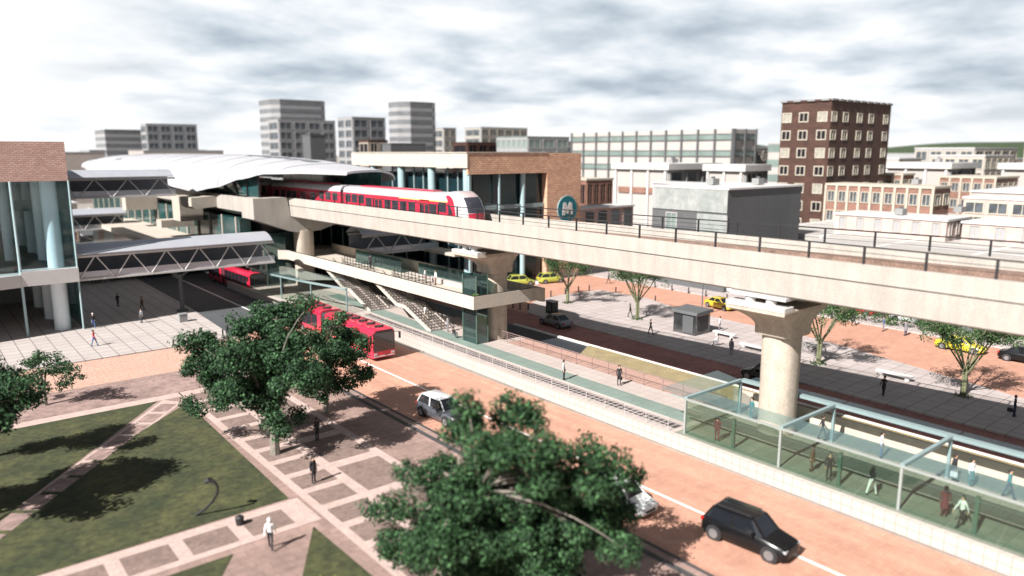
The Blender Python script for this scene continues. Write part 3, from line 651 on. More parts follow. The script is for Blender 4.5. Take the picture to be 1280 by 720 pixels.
MB().loft([[(42.75+r*math.cos(a), 58.2+r*math.sin(a), z) for a in [i*math.pi/5 for i in range(10)]] for r, z in ((.22, 5.1), (.3, 5.5))]).build('pot', M['greyconc'], pb, world=True)

# ------------------------------------------------------------------ glass pavilion on the near platform
pv = T('glass_pavilion', 'long teal steel and glass waiting pavilion on the raised platform', 'pavilion', (39.7, 16, 1))
XA, XB, ZC = 39.72, 46.1, 3.5
Y1 = 30.0
bays = [Y1-7.12*i for i in range(7)]
for y in bays:
    MB().box(XA-.07, XA+.07, y-.07, y+.07, 1.01, ZC-.05).build('front_post', M['palesteel'], pv, world=True)
    MB().box(XB-.09, XB+.09, y-.09, y+.09, 1.01, ZC-.05).build('rear_post', M['tealsteel'], pv, world=True)
    MB().bar((XA, y, ZC+.06), (XB, y, ZC+.06), .22, .2).build('cross_beam', M['tealsteel'], pv, world=True)
MB().box(XA-.10, XA+.10, bays[-1], Y1+1.3, ZC-.05, ZC+.05).build('front_beam', M['palesteel'], pv, world=True)
MB().box(XB-.05, XB+.42, bays[-1], Y1, ZC-.05, ZC+.15).build('rear_beam', M['tealsteel'], pv, world=True)
MB().box(XB+.75, XB+.95, bays[-1], Y1, ZC-.2, ZC-.05).build('rear_gutter', M['tealsteel'], pv, world=True)
MB().box(48.3, 48.5, bays[-1], Y1+2, 1.0, 2.0).build('back_rail_wall', M['conc2'], pv, world=True)
for i in range(6):
    y0, y1 = bays[i+1], bays[i]
    for k in range(3):
        a = y0+.1+(y1-y0-.2)*k/3; c = y0+.1+(y1-y0-.2)*(k+1)/3-.04
        MB().box(XA-.02, XA+.02, a, c, 1.05, ZC-.1).build('glass_panel', M['glassG'], pv, world=True)
    MB().box(XA+.2, XA+2.0, y0+.12, y1-.12, ZC+.08, ZC+.11).build('roof_glass', M['glassC'], pv, world=True)
    MB().box(XB+1.0, XB+1.9, y0+.05, y1-.05, ZC-.1, ZC-.07).build('eave_glass', M['glassT'], pv, world=True)
    MB().box(XA+.35, XA+.5, (y0+y1)/2-.1, (y0+y1)/2+.1, 1.01, 3.0).build('door_leaf', M['green steel'], pv, world=True)
MB().box(XA, XB, Y1-.03, Y1, 1.05, ZC-.1).build('end_glass', M['glassG'], pv, world=True)
b = MB(); b.add([(XA+.1, Y1, ZC+.05), (XB, Y1, ZC+.05), (XB+.8, Y1+2.6, ZC+.05), (XA+.4, Y1+2.6, ZC+.05)], [(0, 1, 2, 3)]); b.build('end_canopy', M['glassC'], pv, world=True)
# far glass screens by the bus bay
gs = T('glass_bus_shelter', 'green glass shelter with a white top rail at the far end of the platform', 'shelter', (39.5, 84, 1))
pts = [(39.6, 79.6), (38.2, 86.5), (37.2, 93.5), (36.4, 101)]
for i in range(3):
    (a, c), (d, e2) = pts[i], pts[i+1]
    MB().add([(a, c, 1), (d, e2, 1), (d, e2, 3.9), (a, c, 3.9)], [(0, 1, 2, 3)]).build('glass_panel', M['glassG'], gs, world=True)
    MB().bar((a, c, 4.0), (d, e2, 4.0), .35, .18).build('top_beam', M['tealsteel'], gs, world=True)
    MB().bar((a, c, .2), (a, c, 4.0), .14).build('post', M['tealsteel'], gs, world=True)
MB().add([(41.8, 84, 4.3), (37.6, 88, 4.2), (36.2, 99, 4.2), (40.2, 100, 4.3)], [(0, 1, 2, 3)]).build('roof_glass', M['glassC'], gs, world=True)
sheet('bus_platform', [(36.3, 92), (39.8, 78), (42, 78), (42, 104), (36.3, 104)], 1.02, M['platwhite'])
b = MB(); b.prism([(36.3, 101), (38.8, 88), (42, 88), (42, 112), (36.3, 112)], 0, 1.0); S('bus_platform_base', b, M['palewall'])

# ------------------------------------------------------------------ left building
lb = T('glass_station_hall', 'glazed station hall at left with a pale brick roof band and blue-grey columns', 'building', (14.4, 95, 0))
MB().box(-40, 14.4, 95, 150, 16.9, 21.1).build('brick_band', M['brickL'], lb, world=True)
MB().box(9.0, 14.45, 94.7, 150, 5.65, 7.25).build('floor_slab', M['white'], lb, world=True)
crv = [(9.0-.6*i, 94.7-2.6*math.sin(math.pi*min(1, i/26)*.5)) for i in range(27)]
MB().prism([(8.98, 140)]+[(min(x, 8.98), y) for x, y in crv]+[(-40, 92.1), (-40, 140)], 5.6, 6.95).build('balcony_slab', M['white'], lb, world=True)
MB().prism([(8.9, 95.2)]+[(min(x, 8.9), y+.25) for x, y in crv]+[(-40, 92.4), (-40, 92.5)]+[(min(x, 8.9), y+.35) for x, y in crv[::-1]], 6.95, 7.9).build('balcony_glass', M['glassT'], lb, world=True)
for k, y in enumerate((96.6, 104, 113, 122.5, 131, 148)):
    b = MB(); b.tube((12.6, y, 0), (12.6, y, 16.9), .82, 20); b.build('column', M['pillarg'], lb, smooth=True, world=True)
for k, (x, y) in enumerate(((9.2, 106), (9.0, 118), (8.6, 130), (6, 112), (4.5, 126))):
    b = MB(); b.tube((x, y, 7.2), (x, y, 16.9), .55, 16); b.build('column', M['pillarg'], lb, smooth=True, world=True)
for i in range(8):
    x1 = 14.4-.1 if i == 0 else 9.0-5.2*(i-1)-.06; x0 = 9.0-5.2*i+.06 if i else 9.06
    if i == 0: x0 = 9.06
    MB().box(x0, x1, 95.0, 95.03, 7.3, 16.9).build('glass_pane', M['glassT'], lb, world=True)
for y in (95.1, 103, 111, 119, 127, 135):
    MB().box(14.36, 14.4, y+.05, y+7.9, 0.2, 5.6).build('side_panel', M['tealglass'], lb, world=True)
    MB().box(14.36, 14.4, y+.05, y+7.9, 7.3, 16.9).build('side_panel', M['tealglass'], lb, world=True)
MB().tube((9.0, 94.9, 0.1), (9.0, 94.9, 16.9), .14, 8).build('mullion', M['pillar'], lb, world=True)
MB().tube((14.4, 95.0, 0.1), (14.4, 95.0, 16.9), .10, 8).build('mullion', M['pillar'], lb, world=True)
MB().box(-40, 14.3, 95.5, 150, 12.6, 12.9).build('ceiling_beam', M['tealsteel'], lb, world=True) if False else MB().box(-40, 14.3, 108, 108.6, 12.9, 14.2).build('ceiling_beam', M['tealsteel'], lb, world=True)
MB().box(-40, 12, 118, 118.4, .1, 5.6).build('inner_wall', M['stone2'], lb, world=True)
MB().box(-40, 12.5, 149, 149.4, 7.3, 16.9).build('rear_wall', M['tealglass'], lb, world=True)
MB().box(-40, 12.4, 97, 148, 7.26, 7.3).build('floor_finish', M['greyconc'], lb, world=True)

# ------------------------------------------------------------------ brick hall with the M sign
mb_ = T('brick_station_hall', 'station hall of brick and dark glass with a cream roof band behind the train', 'building', (62.9, 87, 0))
MB().box(62.9, 85.3, 87.0, 87.5, 16.85, 19.85).build('brick_band', M['brick'], mb_, world=True)
MB().box(62.9, 85.3, 87.51, 122, 17.76, 19.85).build('upper_storey', M['brick'], mb_, world=True)
MB().box(62.7, 62.88, 86.95, 122, 17.75, 19.9).build('cream_band', M['cream'], mb_, world=True)
MB().box(78.0, 85.3, 87.0, 122, 0, 16.85).build('brick_pier', M['brick'], mb_, world=True)
MB().box(64.6, 77.98, 88.2, 121, 0, 16.8).build('glass_core', M['darkglass'], mb_, world=True)
for x in (63.1, 68.6):
    MB().box(x, x+.2, 87.1, 87.4, 0, 16.85).build('mullion', M['pillar'], mb_, world=True)
for z in (6.5, 11.6):
    MB().box(63.2, 77.9, 87.6, 88.1, z, z+.6).build('floor_edge', M['tealsteel'], mb_, world=True)
for x in (73.6,): MB().tube((x, 87.7, 0), (x, 87.7, 16.85), .42, 12).build('column', M['pillar'], mb_, smooth=True, world=True)
for y in (88.2, 97.5, 106.5, 115.5): MB().tube((63.6, y, 0), (63.6, y, 17.75), .62, 14).build('column', M['pillar'], mb_, smooth=True, world=True)
for y in (91.5, 94.2, 101, 103.8, 110.6): MB().box(64.3, 64.5, y, y+.25, 0, 17.7).build('mullion', M['tealsteel'], mb_, world=True)
MB().box(63.3, 64.3, 87.5, 121, 12.2, 12.8).build('floor_edge', M['tealsteel'], mb_, world=True)
MB().box(60.5, 63.2, 87.2, 121, 5.2, 5.6).build('terrace_slab', M['conc2'], mb_, world=True)
MB().box(62.6, 78, 86.9, 121, 19.86, 20.0).build('roof', M['conc2'], mb_, world=True)
sg = T('round_sign', 'round dark teal sign with a white letter M on the brick wall', 'sign', (82.25, 86.8, 11.05))
b = MB(); b.tube((0, 0, 0), (0, .18, 0), 2.05, 40); b.build('disc', mat('sign_teal', (.01, .12, .15), .4, var=.05), sg)
b = MB(); b.tube((0, .02, 0), (0, .15, 0), 2.15, 40); b.build('rim', mat('sign_rim', (.3, .42, .42), .4), sg)
mp_ = [(-1.12, -.95), (-.52, -.95), (-.42, .05), (-.15, -.75), (.15, -.75), (.42, .05), (.52, -.95), (1.12, -.95), (1.12, -.45), (1.0, .2), (.95, .95), (.42, 1.1), (0, .2), (-.42, 1.1), (-.95, .95), (-1.0, .2), (-1.12, -.45)]
b = MB(); b.extr(mp_, 'y', -.06, -.005); b.build('letter', M['white'], sg)

# ------------------------------------------------------------------ background buildings
PM = {}
def unit(kind, w, h, mats):
    k = (kind, w, h)+tuple(m.name for m in mats)
    if k in PM: return PM[k]
    fb = MB(); t = .10*min(w, h)
    A = (lambda u0, u1, z0, z1, d0, d1: fb.box(u0, u1, -d1, -d0, z0, z1)) if kind == 'y' else (lambda u0, u1, z0, z1, d0, d1: fb.box(-d1, -d0, u0, u1, z0, z1))
    A(-w/2, w/2, -h/2, -h/2+t, 0, .14); A(-w/2, w/2, h/2-t, h/2, 0, .14); A(-w/2, -w/2+t, -h/2+t, h/2-t, 0, .14); A(w/2-t, w/2, -h/2+t, h/2-t, 0, .14)
    A(-t*.3, t*.3, -h/2+t, h/2-t, .02, .1)
    f = fb.build('window', mats[0]); fm = f.data; bpy.data.objects.remove(f)
    fb = MB()
    A = (lambda u0, u1, z0, z1, d0, d1: fb.box(u0, u1, -d1, -d0, z0, z1)) if kind == 'y' else (lambda u0, u1, z0, z1, d0, d1: fb.box(-d1, -d0, u0, u1, z0, z1))
    A(-w/2+t, w/2-t, -h/2+t, h/2-t, .0, .03)
    p = fb.build('pane', mats[1]); pm = p.data; bpy.data.objects.remove(p)
    PM[k] = (fm, pm); return PM[k]
def window(parent, kind, x, y, z, w, h, mats):
    fm, pm = unit(kind, w, h, mats); o0 = ORG[parent.name]
    f = bpy.data.objects.new('window', fm); COL.objects.link(f); f.parent = parent; f.location = (x-o0.x, y-o0.y, z-o0.z)
    p = bpy.data.objects.new('pane', pm); COL.objects.link(p); p.parent = f
def block(label, x0, x1, y0, y1, h, wall, roof='white', style=None, ch=0, cat='building', name='building', floors=6, grid=(4, 3), wm=('trim', 'glassfar'), z0=0, par=.35, group=None, fh=None):
    r = T(name, label, cat, (x0, y0, 0), group=group)
    if ch: pts = [(x0, y0+ch), (x0, y1-ch), (x0+ch, y1), (x1-ch, y1), (x1, y1-ch), (x1, y0+ch), (x1-ch, y0), (x0+ch, y0)]
    else: pts = [(x0, y0), (x1, y0), (x1, y1), (x0, y1)]
    MB().prism(pts, 0, h-par).build('wall', M[wall], r, world=True)
    if par:
        cx, cy = (x0+x1)/2, (y0+y1)/2; k = 1+.3/max(x1-x0, 5)
        MB().prism([(cx+(x-cx)*k, cy+(y-cy)*k) for x, y in pts], h-par, h).build('roof', M[roof], r, world=True)
    if style == 'bands':
        fh = (h-z0)/floors
        for i in range(floors):
            zb = z0+fh*i+fh*.38; zt = z0+fh*i+fh*.88
            k2 = .06; cx, cy = (x0+x1)/2, (y0+y1)/2
            q = [(cx+(x-cx)*(1+k2/(x1-x0)*2), cy+(y-cy)*(1+k2/(y1-y0)*2)) for x, y in pts]
            MB().prism(q, zb, zt).build('window_band', M[wm[1]], r, world=True)
    if style == 'grid':
        nx, ny = grid; fh = (h-z0-.6)/floors
        for i in range(floors):
            zc = z0+fh*(i+.5)
            for j in range(nx): window(r, 'y', x0+(x1-x0)*(j+.5)/nx, y0, zc, round((x1-x0)/nx*.86, 1), round(fh*.84, 1), (M[wm[0]], M[wm[1]]))
            for j in range(ny): window(r, 'x', x0, y0+(y1-y0)*(j+.5)/ny, zc, round((y1-y0)/ny*.86, 1), round(fh*.84, 1), (M[wm[0]], M[wm[1]]))
    return r
block('tall banded grey tower, leftmost of the high towers', 128.7, 154, 320.9, 340, 42.6, 'stone1', 'stone2', 'bands', ch=3.0, floors=12, wm=('trim', 'band'), name='office_tower')
block('gridded grey block in front of the leftmost high tower', 124.5, 150, 306, 317, 33.4, 'stone1', 'stone1', 'grid', floors=8, grid=(4, 1), wm=('stone1', 'glassfar'), name='office_tower')
block('banded grey octagonal tower with a dark side, second of the two tallest', 154, 171.5, 256, 270, 39.4, 'stone1', 'stone2', 'bands', ch=3.6, floors=12, wm=('trim', 'band'), name='office_tower')
block('middling gridded grey tower between the two tallest', 150.2, 166, 290.4, 304, 34.6, 'stone1', 'stone1', 'grid', floors=8, grid=(2, 2), wm=('stone1', 'glassfar'), name='office_tower')
block('low wide grey banded block at far left of the skyline', 86.5, 106, 444.8, 470, 31.8, 'stone1', 'stone1', 'bands', floors=9, wm=('trim', 'band'), name='office_block')
block('gridded grey block with glass bays, right beside the far left banded block', 98.5, 122.9, 410, 421, 34.1, 'stone1', 'stone1', 'grid', floors=8, grid=(4, 1), wm=('stone1', 'glassfar'), name='office_block')
block('small pale grey block peeking behind the octagonal tower', 196, 203, 290, 300, 31, 'stone1', 'stone1', 'grid', floors=7, grid=(2, 1), name='office_block')
block('pale grey gridded block standing alone right of the octagonal tower', 240, 272, 320, 335, 33, 'stone1', 'stone1', 'grid', floors=7, grid=(6, 1), name='office_block')
block('long dark brown low block below the pale gridded block', 170.5, 205, 236, 246, 23.8, 'brownbrick', 'brownbrick', 'grid', floors=5, grid=(7, 1), wm=('brownbrick', 'hole'), name='office_block')
block('narrow dark brown block left of the octagonal tower', 138, 146, 254, 262, 24.5, 'brownbrick', 'brownbrick', 'grid', floors=5, grid=(2, 1), wm=('trim', 'hole'), name='office_block')
block('very dark block with stepped roof in front of the octagonal tower', 131, 145, 226, 232, 23.0, 'greyconc', 'greyconc', None, name='office_block')
block('dark narrow block between the gridded towers', 121, 127, 268, 275, 26.5, 'greyconc', 'greyconc', None, name='office_block')
block('grey low block with brown penthouse right of the pale gridded block', 232, 262, 258, 268, 23.5, 'stone1', 'stone2', 'grid', floors=4, grid=(6, 1), name='office_block')
block('small brown rooftop block behind the brick station hall', 240, 262, 262, 280, 25.0, 'bricksmall', 'stone1', None, name='office_block')
block('pale gridded flat block adjoining the long panelled building', 176, 196.5, 207, 225, 25.6, 'stone1', 'glassgreen', 'grid', floors=6, grid=(3, 6), wm=('stone1', 'glassgreen'), name='office_block')
# long panelled building
lg = T('panelled_building', 'long white panelled building with green window bands and dark ribs', 'building', (197.3, 135.9, 0))
MB().box(197.3, 209, 135.9, 206.2, 0, 26.9).build('wall', M['panelw'], lg, world=True)
for z in (24.6, 19.6, 14.9):
    MB().box(197.1, 209.2, 135.7, 206.3, z-.8, z+.7).build('window_band', M['glassgreen'], lg, world=True)
    for dz in (-1.05, .7): MB().box(197.0, 209.3, 135.6, 206.4, z+dz, z+dz+.25).build('band_trim', M['greyconc'], lg, world=True)
for i in range(12):
    y = 135.9+i*70.3/11; MB().box(196.7, 197.1, y-.35, y+.25, 0, 27.0).build('rib', M['greyconc'], lg, world=True)
for x in (197.5, 203, 208.8): MB().box(x-.35, x+.35, 135.2, 135.6, 0, 27.0).build('rib', M['greyconc'], lg, world=True)
block('pale banded block right of the long panelled building', 212, 232, 128, 133, 22.8, 'panelw', 'panelw', 'bands', floors=5, wm=('trim', 'glassgreen'), name='office_block')
# brown tower
bl = T('lower_concourse', 'dark glazed low concourse between station and brick hall', 'building', (52.4, 99.6, 0))
MB().box(52.6, 62.4, 99.8, 128, 0, 8.6).build('glass_wall', M['darkglass'], bl, world=True)
MB().box(52.3, 62.6, 99.5, 128.3, 8.6, 9.0).build('roof', M['greyconc'], bl, world=True)
for y in range(102, 128, 4): MB().box(52.45, 52.58, y, y+.2, 0, 8.6).build('mullion', M['tealsteel'], bl, world=True)
for x in (55, 57.5, 60): MB().box(x, x+.2, 99.65, 99.78, 0, 8.6).build('mullion', M['tealsteel'], bl, world=True)
bt = T('brown_brick_tower', 'dark brown brick tower with square cream-framed windows', 'tower', (143.4, 76.6, 0))
MB().box(143.4, 168.8, 76.6, 87.3, 0, 29.9).build('wall', M['brownbrick'], bt, world=True)
MB().box(143.2, 169.0, 76.4, 87.5, 29.9, 30.3).build('cornice', M['brownbrick'], bt, world=True)
for i in range(9): MB().box(143.0+i*2.9, 144.6+i*2.9, 76.2, 76.5, 30.0, 30.36).build('parapet_block', M['stone2'], bt, world=True)
for i in range(4): MB().box(143.0, 143.3, 77+i*3, 78.6+i*3, 30.0, 30.36).build('parapet_block', M['stone2'], bt, world=True)
for i in range(7):
    z = 26.9-3.55*i
    pm = ('curtain' if i % 2 == 0 else 'hole')
    for k, x in enumerate((144.6, 149.2, 155.0, 160.0, 166.6)): window(bt, 'y', x, 76.6, z, 2.1, 2.0, (M['trim'], M[pm] if k % 2 == 0 else M['hole']))
    for k, y in enumerate((78.3, 82.3, 86.0)): window(bt, 'x', 143.4, y, z, 2.1, 2.0, (M['trim'], M[pm] if k % 2 == 0 else M['hole']))
# grey concrete block
gb = T('grey_concrete_block', 'low block with blank dark grey side, streaked front and pale roof', 'building', (89.9, 62.2, 0))
MB().box(89.9, 109.1, 62.2, 75.8, 0, 14.75).build('wall', M['greyconc'], gb, world=True)
MB().box(89.7, 109.3, 62.0, 76.0, 14.75, 15.0).build('roof', M['white'], gb, world=True)
MB().box(89.75, 89.88, 62.2, 75.8, 11.5, 14.7).build('streaked_panel', M['stained'], gb, world=True)
for y in (63.2, 66.2, 72): window(gb, 'x', 89.9, y, 9.6, 2.2, 3.0, (M['stone1'], M['glassgreen']))
MB().box(89.7, 89.88, 62.2, 67.2, 6, 11.2).build('pale_panel', M['stained'], gb, world=True)
def villa(label, x0, x1, y0, y1, h):
    r = T('pale_block', label, 'building', (x0, y0, 0))
    MB().box(x0+.8, x1-.8, y0+.8, y1-.8, 0, h-1.4).build('wall', M['panelw'], r, world=True)
    MB().box(x0, x1, y0, y1, h-1.4, h).build('roof_slab', M['white'], r, world=True)
    n = max(3, int((y1-y0)/4))
    for i in range(n): MB().box(x0+.3, x0+.8, y0+1+(y1-y0-2.4)*i/(n-1), y0+1.5+(y1-y0-2.4)*i/(n-1), 0, h-1.4).build('fin', M['white'], r, world=True)
    n = max(3, int((x1-x0)/5))
    for i in range(n): MB().box(x0+1+(x1-x0-2.4)*i/(n-1), x0+1.6+(x1-x0-2.4)*i/(n-1), y0+.3, y0+.8, 0, h-1.4).build('fin', M['stone2'], r, world=True)
    for i in range(3): MB().box(x0+2+(x1-x0-4)*i/3, x0+2+(x1-x0-4)*(i+.7)/3, y0+.72, y0+.79, h-5.2, h-2).build('window_band', M['glassfar'], r, world=True)
    MB().box(x0+.5, x0+.79, y0+2, y1-2, h-7, h-5.6).build('ledge', M['bricksmall'], r, world=True)
villa('white flat-roofed block with deep eaves left of the grey concrete block', 134.8, 155, 109.4, 127, 17.4)
villa('white flat-roofed block just left of the brown brick tower', 140, 150, 93, 104, 17.3)
villa('white flat-roofed block with deep eaves right of the brown brick tower', 196, 213, 73.5, 90, 17.4)
villa('white flat-roofed block at the right edge of the picture', 203, 245, 48.5, 66, 17.4)
def brickrow(label, x0, x1, y0, y1, h, nx, ny):
    r = T('brick_terrace', label, 'building', (x0, y0, 0))
    MB().box(x0, x1, y0, y1, 0, h-.4).build('wall', M['bricksmall'], r, world=True)
    MB().box(x0-.2, x1+.2, y0-.2, y1+.2, h-.4, h).build('roof', M['trim'], r, world=True)
    for zz in (h-2.4, h-6.1):
        for i in range(ny): window(r, 'x', x0, y0+(y1-y0)*(i+.5)/ny, zz, round((y1-y0)/ny*.7, 1), 2.1, (M['trim'], M['glassfar']))
        for i in range(nx): window(r, 'y', x0+(x1-x0)*(i+.5)/nx, y0, zz, round((x1-x0)/nx*.7, 1), 2.1, (M['trim'], M['glassfar']))
    for i in range(ny+1): MB().box(x0-.3, x0-.02, y0+(y1-y0)*i/ny-.2, y0+(y1-y0)*i/ny+.2, 0, h-.4).build('pilaster', M['trim'], r, world=True)
brickrow('long two-storey brick terrace with pale pilasters right of the brown tower', 138.9, 146, 54.5, 74, 14.1, 2, 9)
brickrow('brick terrace half hidden behind pale blocks at far right', 186, 200, 60.5, 72, 14.6, 4, 5)
brickrow('small brick terrace at the right edge below the white block', 180, 186, 44, 53.0, 15.6, 2, 4)
brickrow('brick terrace behind the long terrace, beside the tower', 176, 182, 76, 86, 15.2, 2, 5)
block('low brown building with dark windows beside the brick station hall', 103, 110.4, 103.5, 112, 14.9, 'bricksmall', 'trim', 'grid', floors=3, grid=(4, 4), wm=('bricksmall', 'hole'), name='low_house')
# pale low blocks
def lowblock(label, x0, x1, y0, y1, h, nx, ny, wall='pinkwall', z0=0):
    r = T('low_pale_block', label, 'building', (x0, y0, 0))
    MB().box(x0, x1, y0, y1, z0, h-.3).build('wall', M[wall], r, world=True)
    MB().box(x0-.2, x1+.2, y0-.2, y1+.2, h-.3, h).build('roof', M['white'], r, world=True)
    wh = 2.0 if z0 else 3.2; wz = h-1.5 if z0 else h-2.6
    for i in range(ny): window(r, 'x', x0, y0+(y1-y0)*(i+.5)/ny, wz, round((y1-y0)/ny*.42, 1), wh, (M['palewall'], M['stone1']))
    for i in range(nx): window(r, 'y', x0+(x1-x0)*(i+.5)/nx, y0, wz, round((x1-x0)/nx*.42, 1), wh, (M['palewall'], M['stone1']))
lowblock('long low pinkish block with shuttered bays across the car park deck', 117.8, 126, 44.0, 61, 10.3, 3, 6, z0=7)
lowblock('low pinkish block at the right edge behind the car park deck', 119.5, 132, 16, 42.5, 10.1, 4, 8, z0=7)
lowblock('pale block with small windows behind the low pinkish block', 150, 175, 43.5, 52.5, 13.2, 5, 4, 'palewall')
lowblock('pale block at right with tiny dark windows, behind the shuttered block', 165, 190, 30, 42.8, 14.6, 5, 6, 'palewall')
lowblock('pale annex below the long panelled building', 128, 134, 88, 108, 13.6, 3, 6, 'palewall')
for a_ in (('pale tall-windowed block between the white blocks at far right', 230, 252, 78, 92, 19.2, 'panelw'), ('grey flat block on the skyline above the right brick terrace', 262, 300, 92, 110, 21.4, 'stone1'), ('cream slab block on the skyline at the right edge', 280, 330, 62, 84, 22.2, 'palewall'), ('low cream block just right of the brown tower foot', 172, 186, 88, 98, 15.8, 'palewall'), ('pinkish block with two floors behind the shuttered block', 140, 149, 36, 50, 12.6, 'pinkwall'), ('pale block with rooftop box behind the right terrace', 210, 224, 92, 104, 18.4, 'panelw'), ('grey rendered block on the skyline left of the grey concrete block', 216, 236, 140, 158, 21.5, 'stone1')):
    block(a_[0], a_[1], a_[2], a_[3], a_[4], a_[5], a_[6], 'white', 'grid', floors=5, grid=(5, 4), wm=('trim', 'glassfar'), name='city_block')
for x, y, z in ((133, 48, 10.4), (121, 52, 10.4), (124, 30, 10.2), (205, 80, 17.5), (222, 56, 17.5), (145, 60, 14.2), (143, 115, 17.5), (150, 120, 17.5), (97, 70, 15.1), (103, 66, 15.1)):
    q = T('roof_unit', 'small grey plant box on a flat roof in the background', 'roof unit', (x, y, z), group='rooftop plant boxes'); MB().box(-.8, .8, -.6, .6, 0, .9).build('housing', M['stone2'], q); MB().tube((0, 0, .9), (0, 0, 1.2), .3, 8).build('vent', M['greyconc'], q)
# brick fence pavilion right of the M sign
fb = T('brick_garden_wall', 'brick and dark panel pavilion wall right of the round sign', 'wall', (86, 88.5, 0))
MB().box(86, 99.8, 88.5, 92, 0, 10.6).build('wall', M['brickL'], fb, world=True)
MB().box(85.8, 100, 88.3, 92.2, 10.6, 10.9).build('roof', M['white'], fb, world=True)
for i in range(4): MB().box(88+i*3.1, 89.9+i*3.1, 88.38, 88.48, 2, 10.2).build('dark_panel', M['greyconc'], fb, world=True)
MB().box(100.2, 118, 84, 86, 0, 1.1).build('x', M['panelw']); o = bpy.data.objects['x']; o.name = 'low_wall'; tag(o, 'low white wall across the brick street', 'wall')
b = MB()
for i in range(30): b.box(78.5+i*.55, 78.62+i*.55, 86.5, 86.58, 0, 1.5)
b.box(78.4, 95, 86.48, 86.6, 1.5, 1.62); b.box(78.4, 95, 86.42, 86.66, 0, .35)
tag(b.build('iron_fence', M['greyconc']), 'dark iron fence on a pale kerb below the brick station hall', 'fence')
# distant low rooftops, several depths, so the horizon is a city
r2 = random.Random(11)
n = 0
def rooftop(px_az, d, w, h, wall, label):
    a = AZ+math.atan((px_az-640)/945); x, y = d*math.sin(a), d*math.cos(a)
    block(label, x, x+w, y, y+w*.8, h, wall, 'stone1', None, name='distant_building', group='distant low city blocks')
cols = ['stone1', 'stone2', 'panelw', 'palewall', 'pinkwall']
for i in range(46):
    px = r2.choice([r2.uniform(-60, 330), r2.uniform(560, 780), r2.uniform(1090, 1380), r2.uniform(560, 1300)])
    d = r2.uniform(330, 900); wall = r2.choice(cols)
    rooftop(px, d, r2.uniform(18, 55), 20-r2.uniform(-1.5, 6.5)*d/500, wall, 'low distant city block on the horizon')
# far cross-town viaduct behind the station at left: low pale roofs
for i, (x, y, w, h) in enumerate(((18, 190, 12, 9), (4, 210, 12, 10), (26, 230, 10, 12))):
    block(('pale low block with brick stripes seen between the footbridges', 'second pale block between the footbridges, farther left', 'third pale block behind the footbridges')[i], x, x+w, y, y+14, h, 'palewall', 'white', 'grid', floors=3, grid=(3, 2), wm=('trim', 'bricksmall'), name='low_block')

# ------------------------------------------------------------------ trees
def leaf_mesh(name, centers, radii, per, size, m, seed, parent, flat=.85):
    rs = np.random.RandomState(seed)
    P = []; Nn = []
    for c, r in zip(centers, radii):
        n = max(8, int(per*(r/.6)**2))
        d = rs.normal(size=(n, 3)); d /= np.linalg.norm(d, axis=1)[:, None]
        rad = r*(rs.uniform(.55, 1.08, n))[:, None]
        d2 = d.copy(); d2[:, 2] *= flat; rad *= 1+.18*np.sin(d[:, :1]*7+c[0])*np.cos(d[:, 1:2]*6+c[1])
        P.append(np.array(c)+d2*rad); Nn.append(d)
    P = np.concatenate(P); Nn = np.concatenate(Nn)
    n = len(P)
    nr = Nn+rs.normal(scale=.55, size=(n, 3)); nr[:, 2] += .35; nr /= np.linalg.norm(nr, axis=1)[:, None]
    a = np.cross(nr, rs.normal(size=(n, 3))); a /= np.linalg.norm(a, axis=1)[:, None]; b2 = np.cross(nr, a)
    s = size*rs.uniform(.6, 1.25, n)[:, None]
    V = np.stack([P-a*s*.5, P+b2*s*.30, P+a*s*.55, P-b2*s*.30], 1).reshape(-1, 3)
    me = bpy.data.meshes.new(name); me.vertices.add(4*n); me.vertices.foreach_set('co', V.ravel())
    me.loops.add(4*n); me.loops.foreach_set('vertex_index', np.arange(4*n)); me.polygons.add(n)
    me.polygons.foreach_set('loop_start', np.arange(0, 4*n, 4)); me.polygons.foreach_set('loop_total', np.full(n, 4))
    me.update(); me.validate(); me.materials.append(m)
    o = bpy.data.objects.new(name, me); COL.objects.link(o); o.parent = parent; return o
def limb(b, p0, p1, r0, r1, rr, bend=.15, n=5):
    p0 = Vector(p0); p1 = Vector(p1); L = (p1-p0).length; pts = []
    off = Vector((rr.uniform(-1, 1), rr.uniform(-1, 1), rr.uniform(-.2, .8)))*bend*L
    for i in range(n+1):
        t = i/n; pts.append(p0.lerp(p1, t)+off*math.sin(math.pi*t)*.6)
    for i in range(n): b.tube(pts[i], pts[i+1], r0+(r1-r0)*i/n, 7, r0+(r1-r0)*(i+1)/n)
    return pts
